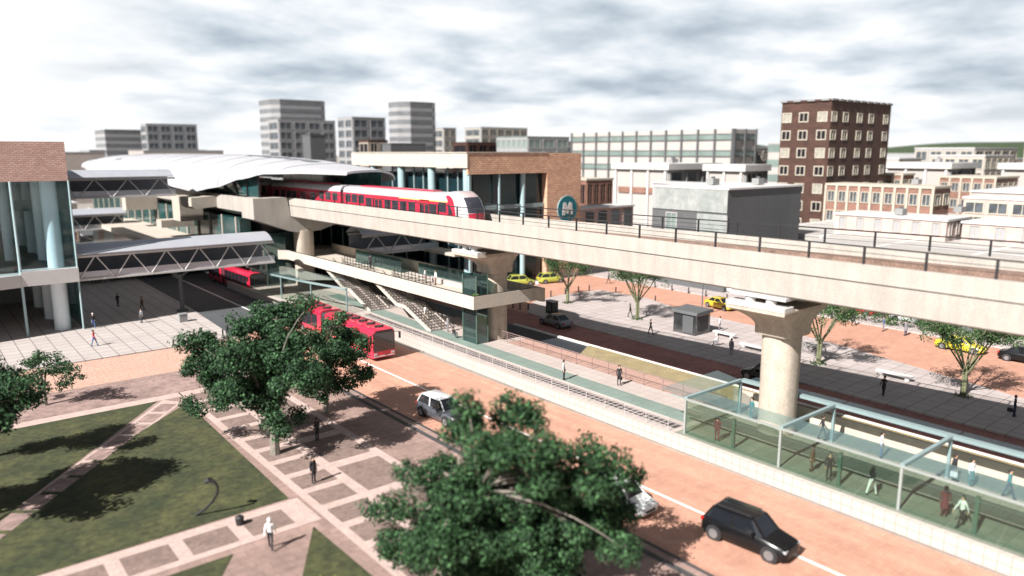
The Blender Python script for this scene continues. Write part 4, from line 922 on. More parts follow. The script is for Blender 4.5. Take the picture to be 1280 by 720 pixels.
def broadleaf(name, label, loc, lobes, trunk_h, r0, seed, m, barkm, leaf=.2, per=60, sub=9, rs_=.62, group=None, rz=0, stems=3, cat='tree', spread=.85, fillp=.9):
    rr = random.Random(seed); t = T(name, label, cat, loc, rz, group=group)
    b = MB(); limb(b, (0, 0, -.1), (.05, .05, trunk_h*.55), r0*1.15, r0*.85, rr, .05)
    fork = Vector((.05, .05, trunk_h*.5)); cs = []; rad = []
    hub = [fork+Vector((math.cos(a)*.5*r0*5, math.sin(a)*.5*r0*5, trunk_h*.75)) for a in [2*math.pi*i/stems+rr.random() for i in range(stems)]]
    for h in hub: limb(b, fork, h, r0*.65, r0*.42, rr, .1)
    core = Vector((0, 0, 0))
    for l in lobes: core += Vector(l[:3])/len(lobes)
    fill = [tuple(Vector(l[:3]).lerp(core, rr.uniform(.25, .5))+Vector((rr.gauss(0, .5), rr.gauss(0, .5), rr.gauss(-.2, .4)))) + (l[3]*.95,) for l in lobes if rr.random() < fillp]
    for (x, y, z, r) in lobes+fill:
        c = Vector((x, y, z)); h = min(hub, key=lambda q: (q-c).length)
        limb(b, h, c, r0*.20, r0*.05, rr, .2)
        for k in range(max(3, int(sub*(r/1.5)**2))):
            d = Vector((rr.gauss(0, 1), rr.gauss(0, 1), rr.gauss(.25, .8))).normalized()
            q = c+Vector((d.x, d.y, d.z*.75))*r*rr.uniform(.45, spread)
            cs.append(tuple(q)); rad.append(rr.uniform(.6, 1.25)*rs_)
            if k % 2 == 0: limb(b, c, q, r0*.10, .015, rr, .1, 3)
    b.build('trunk', barkm, t, smooth=True)
    leaf_mesh('crown', cs, rad, per, leaf, m, seed, t)
    return t
# camera-right direction on the ground, used only to describe a crown seen from the road
rt = Vector((math.cos(AZ), -math.sin(AZ), 0)); fd = Vector((math.sin(AZ), math.cos(AZ), 0))
def lob(lst): return [((rt*a+fd*d).x, (rt*a+fd*d).y, z, r) for a, d, z, r in lst]
# near tree, base below the frame
broadleaf('shade_tree', 'large dark green tree in the foreground, crown cut by the bottom edge', (18.6, 25.4, .12),
  lob([(-0.22, -1.36, 9.32, 0.62), (-0.58, 0.23, 7.64, 0.84), (0.32, -0.68, 8.32, 0.74), (1.64, 0.54, 8.24, 1.04), (2.58, 0.65, 8.12, 0.77), (0.98, -2.26, 7.8, 1.34), (2.82, -2.53, 7.84, 1.11), (-1.97, 1.75, 4.85, 1.2), (-2.62, -1.25, 5.91, 0.8), (-0.61, -1.38, 5.16, 1.52), (1.64, 2.58, 3.22, 1.84), (4.24, -0.15, 6.7, 0.57), (5.34, 1.75, 6.14, 0.68), (6.11, -0.12, 6.08, 0.75), (7.1, 0.72, 5.0, 0.58), (4.87, -1.82, 6.03, 1.0), (3.87, 0.7, 3.22, 1.39), (6.57, 1.91, 3.13, 0.8), (-3.47, 0.12, 3.96, 0.91), (-4.87, 1.25, 3.14, 0.67), (-3.94, 0.89, 1.62, 1.17), (-1.77, -2.27, 3.11, 1.48), (0.11, 1.34, 1.03, 1.9), (3.13, 0.47, 1.13, 1.61), (5.47, -1.03, 2.71, 0.95), (6.55, -2.44, 3.21, 0.59), (1.64, 1.9, -1.65, 2.41), (-1.33, -0.14, -0.73, 1.88), (4.53, 1.14, -1.15, 1.41), (5.86, 0, 5.1, 0.98), (6.52, 0.5, 3.21, 0.85), (4.75, 0, 2.68, 1.14), (5.58, 1, 3.27, 1.02), (2.35, -1, 3.15, 1.47), (-1.28, 0, 3.0, 1.36)]),
  4.2, .34, 3, M['leafnear'], M['bark'], leaf=.19, per=190, sub=19, rs_=.60, group='broad shade trees in the park')
broadleaf('shade_tree', 'large spreading dark green tree with a low side lobe between lawn and road', (17.4, 46.4, .12),
  lob([(-5.44, 0.64, 7.75, 0.86), (-4.73, 1.26, 7.26, 1.16), (-5.51, 1.54, 5.52, 1.17), (-6.71, 2.3, 2.71, 0.65), (-5.72, 1.25, 2.68, 0.64), (-4.79, 2.2, 4.18, 1.48), (-0.99, -2.45, 7.37, 1.5), (-1.72, -0.18, 8.6, 1.24), (-1.51, 2.31, 8.95, 1.07), (0.33, 0.77, 9.02, 1.44), (1.51, 2.08, 9.49, 0.89), (3.41, -2.01, 10.66, 0.6), (0.77, -0.16, 7.1, 2.03), (-1.57, -1.32, 4.67, 1.37), (-0.57, 0.23, 4.26, 1.7), (2.2, 0.38, 7.49, 1.71), (2.17, -2.53, 5.69, 1.71), (3.49, -1.47, 5.88, 1.21), (0.49, -1.15, 3.1, 1.1), (1.1, 2.16, 1.88, 0.77), (-3.72, 1.38, 3.31, 1.05), (1.25, -1.77, 2.25, 0.44)]),
  3.4, .30, 5, M['leaf'], M['bark'], leaf=.21, per=120, sub=20, rs_=.60, group='broad shade trees in the park')
broadleaf('shade_tree', 'smaller dark green tree by the kerb, partly hiding the red articulated bus', (23.7, 51.8, .12),
  lob([(1.21, -0.82, 7.52, 0.85), (1.88, 1.39, 6.0, 1.09), (3.36, -1.12, 5.75, 0.72), (-0.14, 0.61, 5.3, 1.34), (1.81, -1.24, 5.17, 1.3), (2.84, -0.76, 3.47, 0.85), (3.24, 1.5, 2.59, 0.55), (-0.14, -0.87, 3.81, 1.31), (1.32, 0.43, 2.27, 0.8), (-1.14, -0.12, 2.32, 1.19), (-0.56, -0.14, 1.42, 0.73)]),
  3.2, .22, 8, M['leaf'], M['bark'], leaf=.21, per=120, sub=22, rs_=.56, group='broad shade trees in the park')
broadleaf('shade_tree', 'small round tree on the shaded path at left, pale slender trunk', (7.0, 67.5, .12),
  lob([(-0.97, -0.05, 3.36, 0.82), (-0.22, 0.31, 3.64, 0.89), (0.75, 0.33, 3.9, 0.76), (2.09, -0.71, 3.42, 0.81), (3.05, -0.98, 3.43, 0.6), (3.09, -0.25, 2.43, 0.48), (-0.18, -0.45, 2.56, 0.88), (0.74, 0.62, 1.3, 0.55), (-1.75, 0.38, 1.77, 0.76), (1.95, 0.2, 1.96, 0.55), (0.14, 0.12, 2.91, 0.82)]),
  2.4, .15, 12, M['leaf'], M['bark'], leaf=.20, per=100, sub=24, rs_=.42, fillp=.15, group='broad shade trees in the park')
broadleaf('shade_tree', 'dark tree cut by the left edge of the picture beside the small round tree', (1.2, 57.5, .12),
  lob([(2.32, 1.3, 5.43, 1.01), (5.09, -1.37, 5.74, 0.79), (3.07, 0.66, 3.8, 1.0), (2.97, -0.96, 5.2, 1.39), (2.06, 1.36, 2.34, 0.84), (5.48, -1.35, 4.91, 0.48), (0.91, 1.06, 2.45, 1.23), (1.43, 0.51, 6.31, 1.1)]),
  2.6, .2, 15, M['leaf'], M['bark'], leaf=.21, per=110, sub=20, rs_=.60, group='broad shade trees in the park')
for (x, y, s, lbl) in ((-1.6, 48.0, 21, 'broad tree standing off the left side of the diagonal path, shading the lawn'),):
    broadleaf('shade_tree', lbl, (x, y, .12), lob([(0, 0, 9.2, 1.8), (-2, 0, 8, 2), (2, 0, 8.4, 1.8), (0, -2, 7.4, 2), (0, 2, 7.4, 2), (-3, -1, 6, 1.8), (3, 1, 6.2, 1.8), (3.4, -1.6, 5.6, 1.4)]), 4, .3, s, M['leaf'], M['bark'], leaf=.34, per=50, sub=14, rs_=.75, group='broad shade trees in the park')
broadleaf('low_shrub', 'small bright shrub at the bottom edge left of the foreground tree', (12.6, 27.9, .12), lob([(0, 0, 1.0, .8), (.7, .2, .8, .6), (-.7, 0, .8, .6)]), .8, .06, 31, M['leafbright'], M['bark'], leaf=.16, per=60, sub=22, rs_=.38, cat='shrub')
# right-hand vase trees
def vase(seed):
    rr = random.Random(seed); t = T('vase_tree', 'x', 'tree', (0, 0, 0), group='vase-shaped trees along the right plaza')
    b = MB(); cs = []; rad = []
    for i in range(3): limb(b, (math.cos(i*2.1)*.12, math.sin(i*2.1)*.12, -.1), (math.cos(i*2.1)*.14, math.sin(i*2.1)*.14, 2.2), .13, .11, rr, .03)
    for i in range(9):
        a = 2*math.pi*i/9+rr.uniform(-.25, .25); s = rr.uniform(2.0, 3.5)
        p1 = Vector((math.cos(a)*s*.55, math.sin(a)*s*.55, rr.uniform(4.0, 4.8))); p2 = Vector((math.cos(a)*s*1.15, math.sin(a)*s*1.15, rr.uniform(5.6, 7.2)))
        limb(b, (math.cos(a)*.12, math.sin(a)*.12, 1.9+rr.random()*.4), p1, .085, .06, rr, .04); limb(b, p1, p2, .055, .025, rr, .08)
        for k in range(20):
            q = p1.lerp(p2, rr.uniform(.2, 1.15))+Vector((rr.gauss(0, .5), rr.gauss(0, .5), rr.gauss(.1, .4)))
            limb(b, p1.lerp(p2, rr.uniform(.1, .9)), q, .028, .01, rr, .1, 2); cs.append(tuple(q)); rad.append(rr.uniform(.35, .62))
    b.build('trunk', M['barkg'], t, smooth=True)
    leaf_mesh('crown', cs, rad, 75, .17, M['leafR'], seed, t)
    g = MB()
    for i in range(60):
        a = rr.random()*6.28; s = rr.uniform(.1, .75); x, y = math.cos(a)*s, math.sin(a)*s
        g.add([(x-.05, y, 0), (x+.05, y, 0), (x+rr.uniform(-.15, .15), y+rr.uniform(-.15, .15), rr.uniform(.2, .5))], [(0, 1, 2)])
    g.build('base_planting', M['leafR'], t)
    return t
v0 = vase(41); v1 = vase(43)
vl = ['vase-shaped tree nearest the brick station hall at the plaza corner', 'vase-shaped tree between the grey kiosk and the corner tree', 'vase-shaped tree just right of the pier capital, by the pale bench', 'vase-shaped tree nearest the right edge, in front of the yellow taxi']
for i, (x, y) in enumerate(((67.4, 70.9), (67.2, 58.5), (65.9, 34.6), (66.2, 22.1))):
    o = (v0, v1)[i % 2] if i < 2 else copy_tree((v0, v1)[i % 2])
    o.location = (x, y, .12); o.rotation_euler = (0, 0, i*1.3); o['label'] = vl[i]
tl = ['small tree behind the kerb of the far street, left one in the crowd', 'small dense tree in the middle of the far street planting', 'small tree behind the yellow taxi under the viaduct', 'small tree above the black car at the right edge']
for i, (x, y) in enumerate(((88.6, 46), (88.8, 38.6), (88.4, 33.5), (88.8, 27.5), )):
    o = copy_tree((v0, v1)[i % 2]); o.location = (x, y, .1); o.rotation_euler = (0, 0, 2+i*1.7); o.scale = (.8, .8, .75); o['label'] = tl[i]; o['group'] = 'small trees across the brick street'
hr = random.Random(5)
cs = [(hr.uniform(87.2, 88.4), y+hr.uniform(-.4, .4), hr.uniform(.4, 1.2)) for y in np.arange(-10, 51, .4)]
h_ = T('clipped_hedge', 'long dark hedge along the far side of the brick street', 'hedge', (88, 30, .1))
leaf_mesh('foliage', [(c[0]-88, c[1]-30, c[2]) for c in cs], [.75]*len(cs), 26, .26, M['leafR'], 77, h_)
ph = leaf_mesh('foliage', [(0, 0, .7), (.2, .1, 1.0), (-.2, 0, .9)], [.4, .3, .3], 60, .16, M['leafbright'], 78, pb); ph.location = (0, 0, 0)
cs = [(hr.uniform(18, 31), hr.uniform(128, 133), hr.uniform(.5, 2.6)) for _ in range(150)]
h_ = T('dark_hedge', 'dark green hedge mass between the footbridges', 'hedge', (22, 130, .1))
leaf_mesh('foliage', [(c[0]-22, c[1]-130, c[2]) for c in cs], [.9]*len(cs), 26, .3, M['leaf'], 79, h_)

# ------------------------------------------------------------------ vehicles (local: front towards -Y, on z=0)
def paint(name, c, met=.0): return mat(name, c, .28, met, var=.04, vs=1, coat=.6)
TYRE = M['rubber']; RIM = mat('alloy_rim', (.26, .27, .28), .35, metal=.6); VG = mat('vehicle_glass', (.012, .014, .018), .06, var=.2, spec=.9)
LAMP = mat('lamp_lens', (.4, .42, .44), .15, var=.05); TAIL = mat('tail_lens', (.45, .01, .015), .2)
TRIMB = mat('plastic_trim', (.02, .02, .022), .6)
CARS = {'sedan': dict(L=4.6, W=1.80, H=1.44, belt=.92, nose=.66, tail=.86, hood=1.25, roof0=1.95, roof1=3.25, deck=4.0, wr=.32),
        'suv': dict(L=4.75, W=1.92, H=1.78, belt=1.08, nose=.84, tail=1.05, hood=1.20, roof0=1.85, roof1=4.15, deck=4.6, wr=.38),
        'hatch': dict(L=4.3, W=1.8, H=1.60, belt=.98, nose=.74, tail=.98, hood=1.05, roof0=1.65, roof1=3.65, deck=4.15, wr=.33)}
def car(name, label, loc, rz, kind, pm, group=None, roofm=None, taxi=False, rack=False):
    c = CARS[kind]; t = T(name, label, 'car', loc, rz, group=group); L, Wd = c['L'], c['W']; hw = Wd/2
    Y = lambda s: s-L/2
    # body loft: s, half width, belt height
    st_ = [(0, .70, c['nose']-.16), (.06, .82, c['nose']-.06), (.25, .92, c['nose']), (.8, .98, c['nose']+.10), (c['hood'], 1.0, c['belt']-.04), (c['hood']+.5, 1.0, c['belt']), (L*.6, 1.0, c['belt']+.02), (c['deck']-.2, .99, c['belt']+.03), (L-.25, .94, c['tail']), (L-.05, .86, c['tail']-.06), (L, .78, c['tail']-.22)]
    rings = []
    for s, w, zt in st_:
        w *= hw; zb = .22 if .2 < s < L-.2 else .32; y = Y(s)
        rings.append([(-w*.90, y, zb), (-w*.99, y, zb+.12), (-w, y, (zb+zt)/2), (-w*.97, y, zt-.10), (-w*.88, y, zt), (-w*.4, y, zt+.025), (w*.4, y, zt+.025), (w*.88, y, zt), (w*.97, y, zt-.10), (w, y, (zb+zt)/2), (w*.99, y, zb+.12), (w*.90, y, zb)])
    b = MB(); b.loft(rings); body = b.build('body', pm, t, smooth=True)
    # greenhouse
    h0, h1, r0, r1 = c['hood'], c['deck'], c['roof0'], c['roof1']; zb = c['belt']-.03; zt = c['H']-.05
    gw = hw*.87; tw = hw*.70
    g = MB(); P = [(h0, gw, zb), (r0, tw, zt), ((r0+r1)/2, tw*1.02, zt+.04), (r1, tw, zt), (h1, gw*.96, zb)]
    ring = []
    for s, w, z in P: pass
    base = [(Y(h0), gw*.9), (Y(h0+.35), gw), (Y((h0+h1)/2), gw*1.01), (Y(h1-.3), gw), (Y(h1), gw*.88)]
    top = [(Y(r0), tw*.92), (Y(r0+.15), tw), (Y((r0+r1)/2), tw*1.02), (Y(r1-.15), tw), (Y(r1), tw*.92)]
    lo = [(-w, y, zb) for y, w in base]+[(w, y, zb) for y, w in base[::-1]]; hi = [(-w, y, zt) for y, w in top]+[(w, y, zt) for y, w in top[::-1]]
    g.loft([lo, hi]); g.build('windows', VG, t, smooth=False)
    rf = MB(); k = 1.03; ro = [(-w*k, y*1+(0), zt-.03) for y, w in top]+[(w*k, y, zt-.03) for y, w in top[::-1]]
    ro2 = [(x*.9, y*.97+Y(0)*0, zt+.05) for x, y, z in ro]; ro1 = [(x*1.0, y, zt+.015) for x, y, z in ro]
    rf.loft([ro, ro1, ro2]); rf.build('roof', roofm or pm, t, smooth=True)
    for i in (0, 4, 5, 9): MB().bar(lo[i], hi[i], .09, .07).build('pillar', roofm or pm, t)
    for s_ in (-1, 1): MB().bar((s_*gw*1.01, Y((h0+h1)/2), zb), (s_*tw*1.03, Y((r0+r1)/2), zt), .10, .05).build('pillar', roofm or pm, t)
    wb = (.82, L-.85)
    for s in wb:
        for sd in (-1, 1):
            MB().tube((sd*(hw-.24), Y(s), c['wr']), (sd*(hw+.004), Y(s), c['wr']), c['wr']+.07, 20).build('wheel_arch', TRIMB, t, smooth=True)
            w = MB().tube((sd*(hw-.22), Y(s), c['wr']), (sd*(hw+.025), Y(s), c['wr']), c['wr'], 20).build('wheel', TYRE, t, smooth=True)
            r = MB(); r.tube((sd*(hw+.01), Y(s), c['wr']), (sd*(hw+.04), Y(s), c['wr']), c['wr']*.66, 16); r.build('rim', RIM, w, smooth=True)
    for sd in (-1, 1):
        b = MB(); b.box(min(sd*hw*.56, sd*hw*.84), max(sd*hw*.56, sd*hw*.84), Y(.03), Y(.24), c['nose']-.16, c['nose']-.06); b.build('headlight', LAMP, t)
        b = MB(); b.box(min(sd*hw*.55, sd*hw*.86), max(sd*hw*.55, sd*hw*.86), Y(L-.2), Y(L+.01), c['tail']-.22, c['tail']-.07); b.build('tail_light', TAIL, t)
        b = MB(); b.box(min(sd*gw, sd*(hw+.16)), max(sd*gw, sd*(hw+.16)), Y(h0+.45), Y(h0+.58), zb+.02, zb+.16); b.build('mirror', pm, t)
    MB().box(-hw*.45, hw*.45, Y(-.015), Y(.2), .38, c['nose']-.2).build('grille', TRIMB, t)
    if taxi: MB().box(-.3, .3, -.12, .12, zt+.05, zt+.2).build('roof_sign', LAMP, t)
    if rack:
        for s_ in (-1, 1): MB().bar((s_*tw*.85, Y(r0+.2), zt+.12), (s_*tw*.85, Y(r1-.1), zt+.12), .05).build('roof_rail', TRIMB, t)
    return t
yel = paint('taxi_yellow', (.46, .34, .03)); yg = paint('taxi_lime', (.34, .36, .06)); blk = mat('car_black', (.006, .006, .007), .25, spec=.35); gry = paint('car_grey', (.16, .17, .19), .3); wht = paint('car_white', (.55, .57, .58), .1)
sil = paint('car_pale', (.62, .63, .63)); halfdark = mat('car_two_tone', (.06, .065, .075), .3, coat=.5)
car('parked_suv', 'black estate car with alloy rims driving on the orange road', (32.0, 19.8, 0), R(5), 'suv', blk, rack=True)
car('patrol_suv', 'white topped dark sided off-road car at the kerb beside the big tree', (30.05, 45.2, 0), R(3), 'suv', halfdark, roofm=wht)
car('parked_car', 'white car mostly hidden behind the foreground tree', (30.1, 27.0, 0), R(2), 'hatch', sil)
car('saloon_car', 'grey saloon driving away on the shaded red road', (57.6, 62.6, 0), R(180-3), 'sedan', gry)
car('taxi', 'golden yellow taxi parked on the brick street left of the bearing ledge', (80.9, 56.3, 0), R(-10), 'sedan', yel, 'taxis')
car('taxi', 'lime yellow taxi closest to the brick station hall pier', (71.8, 86.0, 0), R(70), 'hatch', yg, 'taxis')
car('taxi', 'lime yellow taxi behind the corner vase tree', (76.8, 84.7, 0), R(75), 'hatch', yg, 'taxis')
car('taxi', 'bright yellow taxi at right behind the last vase tree', (82.3, 28.2, 0), R(0), 'sedan', paint('taxi_bright', (.50, .42, .03)), 'taxis')
car('saloon_car', 'black saloon cut by the right edge behind the yellow taxi', (82.4, 22.4, 0), R(2), 'sedan', blk)
car('dark_van', 'dark car on the shaded red road half hidden by the near pier', (57.4, 34.6, 0), R(178), 'suv', blk)
for i, (y, m_, l_) in enumerate(((49, sil, 'pale car behind the far hedge, left of the small trees'), (43.5, paint('car_red', (.4, .02, .03)), 'red car behind the far hedge'), (37, wht, 'whitish car behind the far hedge near the middle tree'), (31, gry, 'grey car behind the far hedge at right'), (56, blk, 'black car behind the far hedge left of the pier'), (62.5, sil, 'pale car parked beyond the bollards at the far kerb'))):
    car('parked_car', l_, (91.6, y, 0), R(180), 'sedan', m_, 'cars beyond the far hedge')

def bus(label, loc, rz, L1=10.5, L2=7.0, group='red articulated buses'):
    t = T('articulated_bus', label, 'bus', loc, rz, group=group); H = 3.15; w = 1.27
    redm = bpy.data.materials.get('bus_red') or paint('bus_red', (.50, .018, .05))
    ring = lambda y, k=1., zt=H: [(-w*k, y, .32), (-w*k, y, 2.5), (-w*k*.97, y, zt-.22), (-w*k*.85, y, zt-.04), (-w*k*.5, y, zt), (w*k*.5, y, zt), (w*k*.85, y, zt-.04), (w*k*.97, y, zt-.22), (w*k, y, 2.5), (w*k, y, .32)]
    secs = [(0, L1), (L1+.9, L1+.9+L2)]
    for si, (a, c) in enumerate(secs):
        r = [ring(a+.0, .95, H-.1), ring(a+.25), ring(c-.1), ring(c, .97, H-.08)] if si == 0 else [ring(a), ring(c-.3), ring(c, .95, H-.1)]
        body = MB().loft(r).build('body', redm, t, smooth=True)
        k = int((c-a-.8)/1.45)
        for sd in (-1, 1):
            for j in range(k):
                y = a+.9+(c-a-1.2)*j/k; b = MB(); b.box(min(sd*w, sd*(w+.015)), max(sd*w, sd*(w+.015)), y, y+(c-a-1.2)/k-.07, 1.12, 2.6); b.build('side_window', VG, body)
        for j in range(int((c-a)/1.6)):
            y = a+.9+j*1.6; v = MB(); v.loft([[(-.5, y, H-.02), (.1, y-.3, H-.02), (.1, y-.3, H+.16), (-.5, y, H+.16)], [(-.3, y+.3, H-.02), (.55, y+.12, H-.02), (.55, y+.12, H+.16), (-.3, y+.3, H+.16)]]); v.build('roof_vent', TRIMB, body)
            MB().box(-.98, -.72, y+.2, y+1.0, H-.06, H+.05).build('roof_hatch', redm, body)
        for y in ([2.3, L1-1.6] if si == 0 else [a+L2-2.2]):
            for sd in (-1, 1):
                wv = MB().tube((sd*(w-.3), y, .48), (sd*(w+.02), y, .48), .48, 18).build('wheel', TYRE, t, smooth=True); MB().tube((sd*(w+.0), y, .48), (sd*(w+.05), y, .48), .27, 12).build('rim', RIM, wv)
        MB().box(-w-.02, w+.02, a+.5, c-.4, .45, .62).build('skirt', TRIMB, body)
    MB().loft([ring(L1-.05, .93, H-.15), ring(L1+.3, .90, H-.25), ring(L1+.6, .93, H-.15), ring(L1+.95, .93, H-.15)]).build('bellows', M['rubber'], t)
    b = MB(); b.loft([[(-w*.93, -.035, .98), (w*.93, -.035, .98), (w*.90, -.02, 2.80), (-w*.90, -.02, 2.80)], [(-w*.93, .1, .98), (w*.93, .1, .98), (w*.90, .1, 2.80), (-w*.90, .1, 2.80)]]); ws = b.build('windshield', VG, t)
    MB().box(-.9, .9, -.05, 0, 2.82, 3.0).build('route_display', TRIMB, t)
    MB().box(-w*.9, w*.9, -.045, .1, .42, .52).build('bumper_strip', M['white'], t)
    for sd in (-1, 1):
        MB().box(sd*.95-.16, sd*.95+.16, -.05, .06, .62, .82).build('headlight', LAMP, t)
        m_ = MB(); m_.bar((sd*w*.9, .05, 2.75), (sd*(w+.32), -.25, 2.7), .05); m_.box(sd*(w+.32)-.1, sd*(w+.32)+.1, -.34, -.24, 2.05, 2.7); m_.build('mirror', TRIMB, t)
    return t
bus('red articulated bus on the orange road behind the trees, black roof vents', (34.75, 62.3, 0), 0)
bus('red articulated bus standing in the shaded bus bay under the footbridge', (38.0, 103.9, 0), R(1.5), 10, 6)

# ------------------------------------------------------------------ people
SK = dict(fair=mat('skin_fair', (.50, .30, .21), .6), dark=mat('skin_brown', (.24, .12, .07), .6))
CL = {}
def cloth(n, c):
    if n not in CL: CL[n] = mat('cloth_'+n, c, .85, var=.12, vs=6)
    return CL[n]
CC = dict(black=(.02, .02, .024), navy=(.025, .035, .07), white=(.70, .70, .70), grey=(.18, .18, .20), red=(.42, .04, .05), brown=(.12, .07, .045), teal=(.05, .16, .17), beige=(.42, .35, .26), blue=(.07, .13, .28), maroon=(.13, .03, .04), khaki=(.22, .19, .12))
for k_, v_c in CC.items(): cloth(k_, v_c)
HAIRM = mat('hair_dark', (.018, .013, .010), .6); SHOE = mat('shoe_black', (.02, .018, .016), .5)
BASES = {}
def person_base(pose):
    """one skinned body; returns mesh and a region index per face: 0 skin 1 top 2 bottom 3 shoe"""
    if pose in BASES: return BASES[pose]
    v = []; e = []; rad = []; reg = []
    def j(p, r, par=None, rg=1, r2=None):
        v.append(Vector(p)); rad.append((r, r2 or r)); i = len(v)-1
        if par is not None: e.append((par, i)); reg.append(rg)
        return i
    sit = pose == 'sit'; dz = -.47 if sit else 0
    lean = .0
    pel = j((0, 0, .95+dz), .135, None, 2, .10)
    wst = j((0, .01, 1.10+dz), .125, pel, 1, .095); cst = j((0, .0, 1.28+dz), .155, wst, 1, .105); nb = j((0, .01, 1.42+dz), .085, cst, 1, .075)
    nk = j((0, .0, 1.50+dz), .052, nb, 0); h1 = j((0, -.015, 1.59+dz), .085, nk, 0); h2 = j((0, -.005, 1.68+dz), .082, h1, 0)
    ns = j((0, -.105, 1.595+dz), .014, h1, 0)
    step = {'stand': 0., 'walk': .26, 'walk2': -.26, 'point': .18, 'bag': .06}.get(pose, 0)
    for s in (-1, 1):
        hip = j((s*.095, 0, .90+dz), .092, pel, 2)
        if sit:
            kn = j((s*.12, -.42, .50), .062, hip, 2); an = j((s*.12, -.40, .10), .042, kn, 2); toe = j((s*.13, -.55, .04), .036, an, 3)
        else:
            f = s*step
            kn = j((s*.10, -f*.55-.02, .50), .062, hip, 2); an = j((s*.10, -f, .10+(.05 if f < -.1 else 0)), .042, kn, 2); toe = j((s*.115, -f-.15, .035+(.0 if f < -.1 else 0)), .036, an, 3)
            hl = j((s*.10, -f+.05, .045+(.05 if f < -.1 else 0)), .036, an, 3)
        sh = j((s*.175, .01, 1.39+dz), .062, nb, 1)
        sw = -s*step*.9
        if pose == 'point' and s == 1: el = j((s*.30, -.22, 1.28), .045, sh, 1); wr = j((s*.34, -.46, 1.36), .030, el, 1); d = Vector((.05, -.35, .05))
        elif pose == 'phone' and s == 1: el = j((s*.24, -.06, 1.12), .045, sh, 1); wr = j((s*.14, -.24, 1.32), .030, el, 1); d = Vector((-.1, -.2, .25))
        elif sit: el = j((s*.24, -.08, 1.12+dz), .045, sh, 1); wr = j((s*.16, -.34, .60), .030, el, 1); d = Vector((0, -.3, -.05))
        else: el = j((s*.225, .02-sw*.4, 1.12), .045, sh, 1); wr = j((s*.235, -.04-sw*1.0, .88), .030, el, 1); d = Vector((-s*.05, -.08, -.3))
        d.normalize(); w0 = v[wr]; pm_ = j(w0+d*.06, .034, wr, 0)
        side = Vector((0, -1, 0)) if abs(d.y) < .8 else Vector((-s, 0, 0))
        for q, (off, ln) in enumerate(((.028, .07), (.010, .085), (-.010, .08), (-.028, .062))):
            k1 = j(w0+d*(.095)+side*off, .010, pm_, 0); k2 = j(w0+d*(.095+ln*.55)+side*off, .0095, k1, 0); j(w0+d*(.095+ln)+side*off*.8+Vector((-s*.02, 0, 0)), .008, k2, 0)
        t1 = j(w0+d*.05+side*.045, .012, pm_, 0); j(w0+d*.09+side*.06, .010, t1, 0)
    me = bpy.data.meshes.new('skel'); me.from_pydata(v, e, []); o = bpy.data.objects.new('skel', me); COL.objects.link(o)
    md = o.modifiers.new('s', 'SKIN'); md.use_smooth_shade = True
    for i, sv in enumerate(me.skin_vertices[0].data): sv.radius = rad[i]; sv.use_root = (i == 0)
    ms = o.modifiers.new('u', 'SUBSURF'); ms.levels = 1; ms.render_levels = 1
    dg = bpy.context.evaluated_depsgraph_get(); em = bpy.data.meshes.new_from_object(o.evaluated_get(dg)); bpy.data.objects.remove(o)
    A = np.array([v[a] for a, _ in e]); B = np.array([v[b_] for _, b_ in e]); rg = np.array(reg); D = B-A; LL = (D**2).sum(1)
    idx = []
    for p in em.polygons:
        c = np.array(p.center); t_ = np.clip(((c-A)*D).sum(1)/LL, 0, 1); k = np.argmin((((A+D*t_[:, None])-c)**2).sum(1)); r = int(rg[k])
        if not sit and c[2] < .97 and r == 1 and abs(c[0]) < .17: r = 2
        idx.append(r)
    em.polygons.foreach_set('use_smooth', [True]*len(em.polygons))
    BASES[pose] = (em, idx, dz); return BASES[pose]
def person(label, x, y, z, face, pose='stand', top='black', bottom='navy', skin='fair', hair='short', extra=None, sc=1., group=None):
    em, idx, dz = person_base(pose); me = em.copy(); me.materials.clear()
    for m_ in (SK[skin], CL[top], CL[bottom], SHOE): me.materials.append(m_)
    me.polygons.foreach_set('material_index', idx)
    o = bpy.data.objects.new('person', me); COL.objects.link(o); tag(o, label, 'person', group)
    o.location = (x, y, z); o.rotation_euler = (0, 0, face); o.scale = (sc, sc, sc)
    hz = 1.66+dz; b = MB(); ring = []
    for i in range(6):
        a = R(90*i/5); r = .1*math.cos(a) if i < 5 else .004
        ring.append([(r*math.cos(t), .012+r*math.sin(t), hz-.01+.105*math.sin(a)) for t in [2*math.pi*k/12 for k in range(12)]])
    low = [(.098*math.cos(t), .022+.096*math.sin(t) if math.sin(t) > -.2 else -.05, hz-(.12 if math.sin(t) > -.1 else .0)-(.16 if hair == 'long' and math.sin(t) > -.1 else 0)) for t in [2*math.pi*k/12 for k in range(12)]]
    b.loft([low]+ring); b.build('hair', HAIRM if hair != 'hat' else CL['white'], o, smooth=True)
    if extra == 'skirt':
        MB().loft([[(r*math.cos(t), r*.8*math.sin(t), zz) for t in [2*math.pi*k/14 for k in range(14)]] for r, zz in ((.14, 1.02), (.19, .8), (.23, .52))]).build('skirt', CL[bottom], o, smooth=True)
    if extra == 'coat':
        MB().loft([[(r*math.cos(t), r*.75*math.sin(t), zz) for t in [2*math.pi*k/14 for k in range(14)]] for r, zz in ((.17, 1.2), (.185, .95), (.21, .62))]).build('coat_hem', CL[top], o, smooth=True)
    if extra == 'case':
        pass
    return o
F = lambda d: R(d)  # facing: 0 looks to -Y, 90 looks to +X
